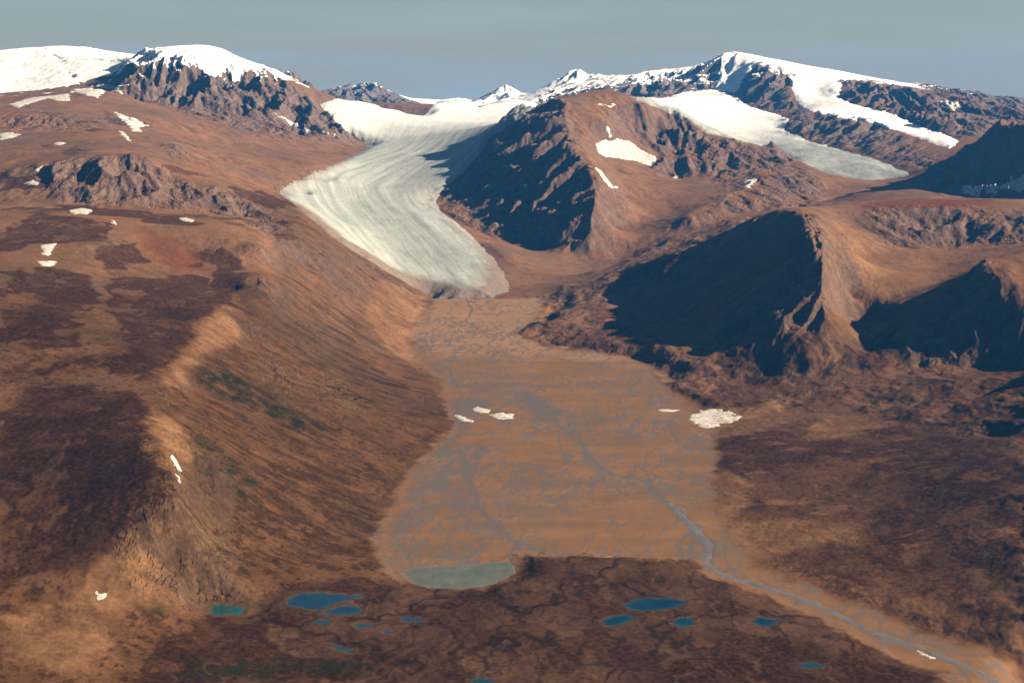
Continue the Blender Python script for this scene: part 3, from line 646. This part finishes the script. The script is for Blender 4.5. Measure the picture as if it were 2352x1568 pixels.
c = mix(t, math_(t, 'MULTIPLY', aF, rng(t, nf, .3, .7, .7, 1)), c, mix(t, rng(t, nm, .4, .6), (0.062, 0.034, 0.021), (0.112, 0.066, 0.043)))   # moraine
c = mix(t, math_(t, 'MULTIPLY', aX, .75), c, (0.020, 0.0105, 0.0062))     # dark bands between the slabs
tm = math_(t, 'MULTIPLY', aT, rng(t, math_(t, 'ADD', math_(t, 'MULTIPLY', nf, .55), math_(t, 'MULTIPLY', nm, .45)), .34, .50, .25, 1))
c = mix(t, tm, c, mix(t, rng(t, ng, .35, .65), (0.030, 0.0145, 0.0075), (0.070, 0.034, 0.015)))  # dark heath
c = mix(t, math_(t, 'MULTIPLY', aG, rng(t, nf, .38, .55)), c, (0.026, 0.026, 0.009))          # grass
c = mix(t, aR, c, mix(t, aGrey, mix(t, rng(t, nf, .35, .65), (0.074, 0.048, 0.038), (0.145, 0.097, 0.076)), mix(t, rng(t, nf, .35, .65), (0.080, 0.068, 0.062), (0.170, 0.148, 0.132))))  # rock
c = mix(t, math_(t, 'MULTIPLY', aFar, rng(t, ng, .3, .6)), c, (0.19, 0.125, 0.072))             # pale crags
c = mix(t, math_(t, 'MULTIPLY', aSh, rng(t, ng, .3, .6, .1, .5)), c, (0.13, 0.078, 0.042))      # pale shores
c = mix(t, math_(t, 'MULTIPLY', _u, .6), c, (0.16, 0.092, 0.056))      # pale seams in the slabs
c = mix(t, math_(t, 'MULTIPLY', aLow, .85), c, mix(t, 1.0, c, (0.40, 0.36, 0.26), 'MULTIPLY'))
c = mix(t, math_(t, 'MULTIPLY', aL, rng(t, nf, .34, .60, .3, .9)), c, mix(t, rng(t, nm, .4, .6), (0.125, 0.066, 0.030), (0.185, 0.104, 0.052)))      # bare pale ground
c = mix(t, aFl, c, mix(t, aD, mix(t, rng(t, nm, .38, .62), (0.163, 0.088, 0.043), (0.132, 0.078, 0.042)), (0.235, 0.143, 0.080)))  # valley gravel
c = mix(t, rng(t, aW, .1, .75, 0, .9), c, (0.088, 0.084, 0.084))    # wet braids
c = mix(t, rng(t, math_(t, 'ADD', aS, math_(t, 'MULTIPLY', math_(t, 'SUBTRACT', nf, .5), .5)), .45, .55), c, (0.80, 0.81, 0.80))
c = mix(t, math_(t, 'SUBTRACT', 1.0, math_(t, 'MULTIPLY', aFl, .7)), c, mix(t, 1.0, c, mix(t, rng(t, ng, .25, .75), (0.66, 0.66, 0.66), (1.32, 1.32, 1.32)), 'MULTIPLY'))
bh = math_(t, 'ADD', nf, math_(t, 'MULTIPLY', ng, .35))
b_ = finish(t, c, .95, math_(t, 'MULTIPLY', bh, math_(t, 'ADD', .35, math_(t, 'ADD', aR, math_(t, 'MULTIPLY', aFl, -.3)))), .0, .8, 10.0)

m_snow, t = newmat('old_snow')
c = mix(t, rng(t, noise(t, 0.012, 5), .35, .65), (0.74, 0.76, 0.75), (0.86, 0.875, 0.865))
finish(t, c, .7, noise(t, 0.01, 5), .2, .3, 6)
m_dirty, t = newmat('dirty_old_snow')
c = mix(t, rng(t, noise(t, 0.06, 6, .65), .35, .65), (0.27, 0.26, 0.235), (0.60, 0.60, 0.575))
finish(t, c, .8, noise(t, 0.05, 5), .1, .4, 3)
m_ice, t = newmat('glacier_ice')
aQ, aM, aU = attr(t, 'ice')
ni = noise(t, 0.012, 7, .65); nd = noise(t, 0.05, 5, .6)
c = mix(t, rng(t, aQ, .25, .75), (0.195, 0.222, 0.212), (0.375, 0.415, 0.393))
c = mix(t, aU, c, (0.80, 0.83, 0.82))
c = mix(t, rng(t, math_(t, 'ADD', aM, math_(t, 'MULTIPLY', math_(t, 'SUBTRACT', ni, .5), .7)), .25, .9), c, (0.155, 0.124, 0.101))
c = mix(t, 1.0, c, mix(t, rng(t, nd, .3, .7), (0.86, 0.86, 0.86), (1.08, 1.08, 1.08)), 'MULTIPLY')
finish(t, c, .75, math_(t, 'ADD', math_(t, 'MULTIPLY', aQ, 1.2), nd), .2, .35, 9)
def water(name, col, rgh, spec=.5, shallow=None):
    m, t = newmat(name)
    c = mix(t, rng(t, noise(t, 0.02, 3), .3, .7), tuple(0.75 * v for v in col), tuple(1.2 * v for v in col))
    if shallow: c = mix(t, attr(t, 'depth')[0], shallow, c)
    finish(t, c, rgh, noise(t, 0.4, 2), spec, .05, .3); return m
m_pond = water('clear_pond_water', (0.003, 0.026, 0.054), .1, .5, (0.022, 0.045, 0.050))
m_teal = water('teal_pond_water', (0.004, 0.055, 0.066), .1, .5, (0.03, 0.075, 0.065))
m_milky = water('milky_lake_water', (0.088, 0.100, 0.072), .25, .5, (0.12, 0.11, 0.08))
m_river = water('silty_river_water', (0.112, 0.105, 0.098), .35)

# ------------------------------------------------------------------ building meshes out of the grid
col_ = sc.collection
def link(o, label=None, cat=None, group=None, kind=None):
    col_.objects.link(o)
    for k_, v in (('label', label), ('category', cat), ('group', group), ('kind', kind)):
        if v: o[k_] = v
    return o
nx, ny = -gx, -gy; nl = np.sqrt(nx * nx + ny * ny + 1); NRM = np.stack([nx / nl, ny / nl, 1 / nl], -1)
def gridmesh(name, rs, cs, Z, fmask, mat, attrs=None, normals=None):
    """a mesh of the grid cells fmask (cells of rows rs and columns cs) at heights Z"""
    x, y = X[rs, cs], Y[rs, cs]; r, c = x.shape
    fi = np.nonzero(fmask)
    v00 = fi[0] * c + fi[1]
    quads = np.stack([v00, v00 + 1, v00 + c + 1, v00 + c], 1)
    used, inv = np.unique(quads, return_inverse=True); quads = inv.reshape(-1, 4)
    co = np.stack([x.ravel()[used], y.ravel()[used], Z.ravel()[used]], 1).astype(F4)
    me = bpy.data.meshes.new(name); nq = len(quads)
    me.vertices.add(len(co)); me.vertices.foreach_set('co', co.ravel())
    me.loops.add(nq * 4); me.loops.foreach_set('vertex_index', quads.ravel().astype(np.int32))
    me.polygons.add(nq); me.polygons.foreach_set('loop_start', np.arange(0, nq * 4, 4, dtype=np.int32))
    try: me.polygons.foreach_set('loop_total', np.full(nq, 4, np.int32))
    except Exception: pass
    me.polygons.foreach_set('use_smooth', np.ones(nq, bool))
    me.update(calc_edges=True)
    for k_, arr in (attrs or {}).items():
        a = me.color_attributes.new(k_, 'FLOAT_COLOR', 'POINT')
        d = np.ones((len(co), 4), F4)
        for q in range(arr.shape[-1]): d[:, q] = arr[..., q].ravel()[used]
        a.data.foreach_set('color', d.ravel())
    if normals is not None:
        try:
            a = me.attributes.new('custom_normal', 'FLOAT_VECTOR', 'POINT'); a.data.foreach_set('vector', normals.reshape(-1, 3)[used].astype(F4).ravel())
        except Exception as ex: log('normals', ex)
    me.materials.append(mat)
    return bpy.data.objects.new(name, me)

sk = np.clip(0.40 + (0.04 + 0.05 * sstep(-.4, .5, n1)) * (g_col + 1.2 * g_col2 + g_fin * sstep(8000, 5000, Y)) + 0.26 * n2 + 0.2 * fbm(X, Y, 130, 5, 0.6, 207), 0, 1)
sk = sk + 0.11 * wallM + 0.05 * sstep(4500, 3000, Y)
sk = 0.36 + (sk - 0.36) * (0.25 + 0.75 * sstep(0.08, 0.3, slope))
lowcov = (1 - 0.45 * rightl) * np.clip(sstep(6200, 4200, Y) * (0.75 + 0.25 * sstep(-.3, .3, n1)) + 0.5 * wallM, 0, 1) * (1 - onfloor)
COVER = {'cover_a': np.stack([tund * (1 - onfloor), rockM * (1 - onfloor), light * (1 - onfloor)], -1), 'cover_b': np.stack([green * (1 - onfloor), chan, snowS], -1),
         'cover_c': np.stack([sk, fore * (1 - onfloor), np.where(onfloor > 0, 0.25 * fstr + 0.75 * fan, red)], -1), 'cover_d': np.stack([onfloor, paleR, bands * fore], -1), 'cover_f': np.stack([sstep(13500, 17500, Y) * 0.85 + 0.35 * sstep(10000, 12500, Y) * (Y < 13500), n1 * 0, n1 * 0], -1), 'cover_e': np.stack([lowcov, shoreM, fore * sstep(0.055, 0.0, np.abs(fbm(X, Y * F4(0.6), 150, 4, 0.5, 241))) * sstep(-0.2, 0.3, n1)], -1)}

# the land is one continuous relief, kept as one object per landform
REG = [  # name, outline in the measuring frame, nearest and farthest distance, label
  ('mountain', [(240,230),(270,150),(340,90),(470,90),(620,160),(850,330),(850,350),(640,450),(540,440),(420,290)], 8500, 13400, 'brown cliffed mountain with a snow dome on top, left of the glacier'),
  ('mountain', [(1000,470),(1040,395),(1120,300),(1220,240),(1300,200),(1400,195),(1500,235),(1600,300),(1780,335),(1830,370),(1880,440),(1700,500),(1560,520),(1400,600),(1300,590),(1040,520),(960,480)], 8300, 12000, 'middle mountain with a dark shaded face beside the glacier and a snowy hollow'),
  ('mountain', [(1410,710),(1640,560),(1800,465),(2000,445),(2420,445),(2420,580),(2200,620),(2120,700),(1940,760),(1860,810),(1680,780),(1480,800)], 5300, 8100, 'near mountain with a blue black shaded left face and a gullied brown scarp'),
  ('mountain', [(2110,720),(2270,590),(2500,560),(2500,900),(2330,860),(2200,850),(2100,790)], 4300, 5800, 'dark rounded hill cut by the photo edge below the gullied scarp'),
  ('mountain', [(2080,420),(2360,270),(2600,220),(2600,470),(2200,460)], 8600, 10300, 'dark shaded mountain flank at the edge below the snowy range'),
  ('mountain', [(1420,110),(2600,110),(2600,420),(2100,420),(1800,400),(1560,290),(1420,230)], 10600, 19500, 'long snow streaked range with two hanging glaciers and a white summit'),
  ('mountain', [(630,140),(1420,140),(1420,280),(700,280)], 15500, 23000, 'row of far rocky peaks ringing the head of the main glacier'),
  ('hillside', [(-400,90),(340,90),(420,290),(540,440),(700,480),(990,690),(930,790),(1040,990),(860,1220),(870,1300),(600,1350),(300,1700),(-600,1700)], 1800, 16000, 'brown left plateau and slope falling to the valley floor'),
  ('hills', [(1180,770),(1260,690),(1400,600),(1700,480),(1900,470),(1640,560),(1420,710),(1480,800),(1860,810),(2110,720),(2200,850),(2600,880),(2600,1560),(2100,1450),(1740,1310),(1640,1100),(1600,940),(1440,820)], 2300, 9600, 'knobbly brown hummocks and heath right of the valley floor'),
]
reg = np.full(H.shape, 0, np.int8)
for k_, (nm_, poly, ya, yb, lab) in enumerate(REG):
    Q = np.array(poly, float); m = (reg == 0) & (Y > ya) & (Y < yb)
    ii = np.nonzero(m); ins = inside(Q, px_[ii], py_[ii]); reg[ii[0][ins], ii[1][ins]] = k_ + 1
reg[floorS > 0] = 100
fr = reg[:-1, :-1]
allr, allc = slice(0, NR), slice(0, NC)
for k_, nm_, lab in [(0, 'terrain', 'brown moraine foreground with ponds and the land behind the ridges'), (100, 'valley_floor', 'flat tan gravel valley floor with braided wet channels')] + [(i + 1, r_[0], r_[4]) for i, r_ in enumerate(REG)]:
    if (fr == k_).any():
        link(gridmesh(nm_, allr, allc, H, fr == k_, m_land, COVER, NRM), lab, nm_.replace('_', ' '), None, 'structure')
log('land objects')

# ------------------------------------------------------------------ ice and snow lying on the land
def drape(name, poly, label, cat, group, mat, thick, edge, wob, lam, seed, margin=120, step=5.0, hole=0.0, attrs=None, kind=None, Q=None, steepcut=None, yr_=None, bands_=0):
    """a sheet of snow or ice thickening from its edge inward; outside its outline it dips under the ground"""
    if Q is None: Q = hit(H, *dense(poly, True, step).T, ymin=(yr_ or (0,))[0])
    rs, cs, s = sdf_world(Q, margin, wob, lam, seed, 4)
    if hole: s = s - hole * np.maximum(0, fbm(X[rs, cs], Y[rs, cs], lam * 1.4, 4, 0.6, seed + 40)) * edge
    if bands_: s = s - bands_ * np.maximum(0, fbm(X[rs, cs], Y[rs, cs], 300, 5, 0.62, seed + 60) + 0.25 * g_mid[rs, cs] * 0.4 - 0.08)
    if steepcut is not None: s = s - np.clip((slope[rs, cs] - steepcut) * 400, 0, 400)
    if yr_ is not None: s = np.where((Y[rs, cs] > yr_[0]) & (Y[rs, cs] < yr_[1]), s, -50)
    tt = np.where(s > 0, thick * (1 - np.exp(-np.maximum(s, 0) / edge)), np.maximum(s * thick / edge, -thick)) 
    Z = H[rs, cs] + tt
    m = s > 0
    fm = m[:-1, :-1] | m[1:, :-1] | m[:-1, 1:] | m[1:, 1:]
    if not fm.any(): log('EMPTY', label); return None
    at_ = attrs(rs, cs, s) if attrs else None
    return link(gridmesh(name, rs, cs, Z, fm, mat, at_), label, cat, group, kind)

GLW = hit(H, *dense(GL, True, 6.0).T)
fl = hit(H, *dense([(1165,660),(1120,600),(1040,530),(975,480),(950,440),(1000,400),(1080,340),(1120,300),(1180,262)], False, 10.0).T)
def ice_attrs(rs, cs, s):
    x, y = X[rs, cs], Y[rs, cs]
    d = segdist(fl, x, y, False)
    d = d + 14 * fbm(x, y, 300, 3, 0.5, 303)
    q = 0.5 + 0.36 * fbm(d, y * F4(0.045), 52, 5, 0.65, 301) + 0.12 * fbm(x, y, 160, 4, 0.6, 305)
    dirt = sstep(170, 0, s) * 0.62 + sstep(8400, 7450, y) * 0.72 * sstep(360, 30, s)
    dirt = dirt + 0.5 * sstep(0.25, 0.6, fbm(d, y * F4(0.03), 70, 3, 0.5, 311)) * sstep(230, 60, d) * sstep(10500, 8500, y)
    dirt = dirt * sstep(14500, 10500, y)
    up = sstep(11200, 15500, y + 900 * fbm(x, y, 700, 3, 0.5, 321))
    return {'ice': np.stack([np.clip(q, 0, 1), np.clip(dirt, 0, 1), up], -1)}
drape('glacier', None, 'long grey white glacier tongue curving down into the valley', 'glacier', 'glaciers', m_ice, 42, 95, 16, 90, 31, 150, Q=GLW, attrs=ice_attrs)
def ice2(rs, cs, s):
    x, y = X[rs, cs], Y[rs, cs]
    q = 0.5 + 0.3 * fbm(x * F4(0.5) + y * F4(0.3), y * F4(0.06), 60, 4, 0.6, 331) + 0.2 * fbm(x, y, 150, 3, 0.5, 335)
    dirt = sstep(12800, 11000, y) * (0.30 + 0.45 * fbm(x + y * F4(.5), y * F4(0.2), 90, 4, 0.6, 341)) + sstep(60, 0, s) * 0.3 * sstep(13500, 12000, y)
    return {'ice': np.stack([np.clip(q, 0, 1), np.clip(dirt, 0, 1), sstep(12200, 14500, y)], -1)}
drape('glacier', [(1440,222),(1520,228),(1580,210),(1640,205),(1690,222),(1720,245),(1790,265),(1812,275),(1800,300),(1860,325),(1930,345),(2010,365),(2090,400),(2060,420),(1980,425),(1900,405),(1850,385),(1800,352),(1760,338),(1690,322),(1620,305),(1570,268),(1500,245)],
      'broad white side glacier between the middle mountain and the snowy range', 'glacier', 'glaciers', m_ice, 22, 60, 28, 130, 33, 150, attrs=ice2, yr_=(10850, 17500))
drape('glacier', [(1812,178),(1850,165),(1900,172),(1935,195),(1925,225),(1960,240),(2050,262),(2110,290),(2170,310),(2205,325),(2180,342),(2130,325),(2060,300),(1990,280),(1900,265),(1840,250),(1822,215)],
      'white hanging glacier ribbon high on the snowy range, above a rock rib', 'glacier', 'glaciers', m_snow, 18, 45, 26, 110, 35, 150, yr_=(11000, 17000))
SNOWF = [
  ([(1640,205),(1665,150),(1690,122),(1740,129),(1800,145),(1850,158),(1800,172),(1770,158),(1735,146),(1710,180),(1690,215)], 'white snow cap draped over the highest pointed summit', 26, (15500, 17800), 30),
  ([(-60,118),(0,117),(70,108),(110,112),(130,135),(160,170),(185,192),(90,207),(0,214),(-60,216)], 'broad snowfield at the upper edge beside the ice capped ridge', 20, (12400, 14800), 30),
  ([(90,112),(150,106),(205,110),(260,122),(310,132),(270,142),(220,138),(150,142),(110,130)], 'snow cap along the ridge between the snowfield and the snow dome', 40, (12700, 15000), 22),
  ([(340,122),(362,111),(400,109),(440,112),(500,125),(545,148),(580,160),(560,178),(540,195),(515,178),(480,172),(450,155),(420,140),(380,132)], 'snow dome capping the cliffed brown mountain', 55, (12300, 13600), 30),
  ([(1370,330),(1400,318),(1440,320),(1480,345),(1510,362),(1500,385),(1450,368),(1400,362),(1372,352)], 'dirty cream snow bowl in the hollow of the middle mountain', 22, (9500, 11200), 30),
]
for i, (p, lab, wb, yy, ed) in enumerate(SNOWF):
    drape('snowfield', p, lab, 'snowfield', 'large snowfields', m_dirty if 'dirty' in lab else m_snow, 9, ed, wb, 110, 50 + i, 150, yr_=yy, hole=1.3, bands_=260 if 'cap along' in lab or 'dome cap' in lab else 0)
SNOWP = [
  ([(90,562),(130,558),(122,574),(112,588),(92,584),(100,574)], 'ragged snow patch on the left plateau, upper of a close pair'),
  ([(83,600),(110,598),(132,600),(125,610),(100,612)], 'flat oval snow patch on the left plateau, lower of a close pair'),
  ([(155,484),(185,478),(212,481),(205,492),(172,492)], 'smooth snow patch on the rim of the left plateau below the dark cliffs'),
  ([(410,500),(430,500),(450,507),(440,511),(415,506)], 'slim snow streak lying on the brown saddle'),
  ([(255,505),(262,505),(270,518),(260,515)], 'tiny snow streak right of the smooth rim patch'),
  ([(0,306),(30,304),(48,310),(20,320),(0,322)], 'grey snow patch at the left edge on the upper terrace'),
  ([(125,329),(140,326),(152,329),(142,334),(128,334)], 'small oval snow patch alone on the upper terrace'),
  ([(80,388),(98,382),(92,394),(78,397)], 'small snow patch beside the dark terrace cliffs'),
  ([(50,420),(78,414),(90,418),(85,427),(65,424)], 'bone shaped snow patch below the terrace'),
  ([(272,300),(284,303),(306,328),(292,322),(280,312)], 'slanting snow chute on the red brown shoulder'),
  ([(255,252),(280,264),(310,272),(342,290),(320,292),(325,303),(305,302),(295,285),(270,268)], 'forked snow bank under the cliffed mountain'),
  ([(215,188),(250,195),(268,200),(290,222),(262,208),(228,200)], 'angular snow bank at the foot of the left cliffs'),
  ([(160,208),(200,204),(245,206),(225,226),(195,218)], 'snow bank on the dark ledge below the snowfield'),
  ([(20,240),(70,225),(160,215),(160,232),(130,232),(110,226),(70,238),(40,248)], 'long snow ledge above the small dark cliffs'),
  ([(625,256),(650,270),(690,288),(740,298),(778,315),(740,306),(700,300),(660,284)], 'long thin snow ramp under the cliffs near the glacier'),
  ([(388,1043),(398,1046),(412,1068),(420,1085),(410,1080),(398,1060)], 'thin snow streak on the orange crest, upper of two'),
  ([(404,1090),(412,1092),(417,1106),(409,1104)], 'tiny snow streak on the orange crest, lower of two'),
  ([(218,1360),(232,1357),(246,1366),(240,1374),(222,1374)], 'small angular snow patch on the lower left slope'),
  ([(1082,938),(1098,933),(1130,943),(1124,949),(1095,946)], 'ice sheet remnant on the gravel flats, uppermost of three'),
  ([(1118,952),(1150,948),(1185,950),(1178,962),(1145,963)], 'ice sheet remnant on the gravel flats, rightmost of three'),
  ([(1038,952),(1055,953),(1080,963),(1092,970),(1065,968)], 'ice sheet remnant on the gravel flats, nearest the left slope'),
  ([(1512,941),(1535,939),(1568,941),(1545,946),(1520,946)], 'thin white ice strip on the gravel above the big ice patch'),
  ([(2105,1493),(2120,1497),(2152,1512),(2140,1513),(2112,1503)], 'thin snow sliver along the near river bank'),
  ([(1705,418),(1730,408),(1740,412),(1722,432),(1712,430)], 'forked snow patch on the spur of the middle mountain'),
  ([(1678,370),(1700,371),(1704,377),(1682,378)], 'small snow patch high on the right spur of the middle mountain'),
  ([(1545,402),(1558,404),(1556,411),(1545,409)], 'snow spot at the foot of the dark crag in the hollow'),
  ([(1365,385),(1378,388),(1402,420),(1425,432),(1400,430),(1380,405)], 'narrow snow line along the lit edge of the middle mountain'),
  ([(1394,295),(1402,295),(1402,320),(1396,320)], 'thin snow couloir above the cream snow bowl'),
  ([(2205,425),(2240,428),(2300,425),(2352,400),(2380,400),(2352,440),(2290,440),(2230,450),(2212,440)], 'shaded snow fan on the dark mountain flank'),
  ([(2150,230),(2180,232),(2205,240),(2195,255),(2170,245)], 'snow hollow near the end of the snowy range'),
  ([(1365,240),(1400,238),(1430,244),(1400,246)], 'thin snow strip on the flat top of the middle mountain'),
]
for i, (p, lab) in enumerate(SNOWP):
    Q = hit(H, *dense(p, True, 3.0).T); yy = float(np.median(Q[:, 1]))
    drape('snow_patch', None, lab, 'snow patch', 'old snow patches', m_dirty, 0.00035 * yy + 0.5, 0.0016 * yy, 0.0023 * yy, 0.0055 * yy, 400 + i, 0.012 * yy, Q=Q, hole=1.2)
ICE = [(1575,958),(1610,942),(1650,938),(1700,950),(1705,962),(1660,976),(1620,984),(1600,978)]
drape('ice_patch', ICE, 'big broken white ice patch at the right margin of the gravel floor', 'ice patch', None, m_dirty, 1.6, 6, 16, 34, 460, 90, hole=9.0)

# ------------------------------------------------------------------ water surfaces
for Q, level, name, label, mat, rs, cs, s in waters:
    m = s > -7; fm = m[:-1, :-1] & m[1:, :-1] & m[:-1, 1:] & m[1:, 1:]
    if not fm.any(): log('NO WATER', label); continue
    Z = np.full(s.shape, level, F4)
    link(gridmesh(name, rs, cs, Z, fm, {'pond': m_pond, 'teal': m_teal, 'milky': m_milky}[mat], {'depth': np.repeat(sstep(0, 13, s)[..., None], 3, -1)}), label, name, 'clear ponds on the moraine' if name == 'pond' else None, 'structure' if name == 'lake' else None)
D = dense([(1540,1160),(1590,1210),(1630,1255),(1618,1298),(1650,1320),(1720,1340),(1830,1372),(1900,1400),(2000,1450),(2112,1484),(2265,1546),(2430,1612)], False, 8.0)
a, b = ray(D[:, 0], D[:, 1]); yy = -CAM_H / b * 1.003; Q = np.stack([a * yy, yy], 1)
rs, cs = box(Q, 120); s = np.full(X[rs, cs].shape, -99, F4); x, y = X[rs, cs], Y[rs, cs]
for q, wd in enumerate((9.0, 5.5, 4.0)):
    x2 = x + (8 + 13 * q) * fbm(x, y, 90, 4, 0.6, 511 + 7 * q); y2 = y + (14 + 16 * q) * fbm(x, y, 90, 4, 0.6, 515 + 7 * q)
    s = np.maximum(s, wd * sstep(4250, 3700, y) + 3.5 * fbm(x, y, 70, 3, 0.5, 519 + q) - segdist(Q, x2, y2, False))
Z = H[rs, cs] + np.where(s > 0, 0.5 * (1 - np.exp(-np.maximum(s, 0) / 4)), np.maximum(s * 0.12, -1)); m = s > 0
fm = m[:-1, :-1] | m[1:, :-1] | m[:-1, 1:] | m[1:, 1:]
link(gridmesh('river', rs, cs, Z, fm, m_river), 'silty grey river leaving the gravel floor past the moraine', 'river', None, 'structure')
log('ice, snow and water')

# ------------------------------------------------------------------ air
HAZE = 1.2e-5
if HAZE:
    me = bpy.data.meshes.new('haze')
    x0, x1, y0, y1, z0, z1 = -26000, 26000, -1500, 31000, float(H.min()) - 60, max(CAM_H + 5, float(H.max()) + 30)
    V = [(x, y, z) for z in (z0, z1) for y in (y0, y1) for x in (x0, x1)]
    me.from_pydata(V, [], [(0, 2, 3, 1), (4, 5, 7, 6), (0, 1, 5, 4), (2, 6, 7, 3), (0, 4, 6, 2), (1, 3, 7, 5)])
    hz = bpy.data.objects.new('haze', me); col_.objects.link(hz); hz['kind'] = 'stuff'
    m, t = newmat('air'); o = N(t, 'ShaderNodeOutputMaterial'); v = N(t, 'ShaderNodeVolumePrincipled')
    v.inputs['Color'].default_value = (0.05, 0.36, 1.0, 1); v.inputs['Density'].default_value = HAZE; v.inputs['Anisotropy'].default_value = 0.1
    t.links.new(v.outputs[0], o.inputs['Volume']); me.materials.append(m)
log('done', len(bpy.data.objects))
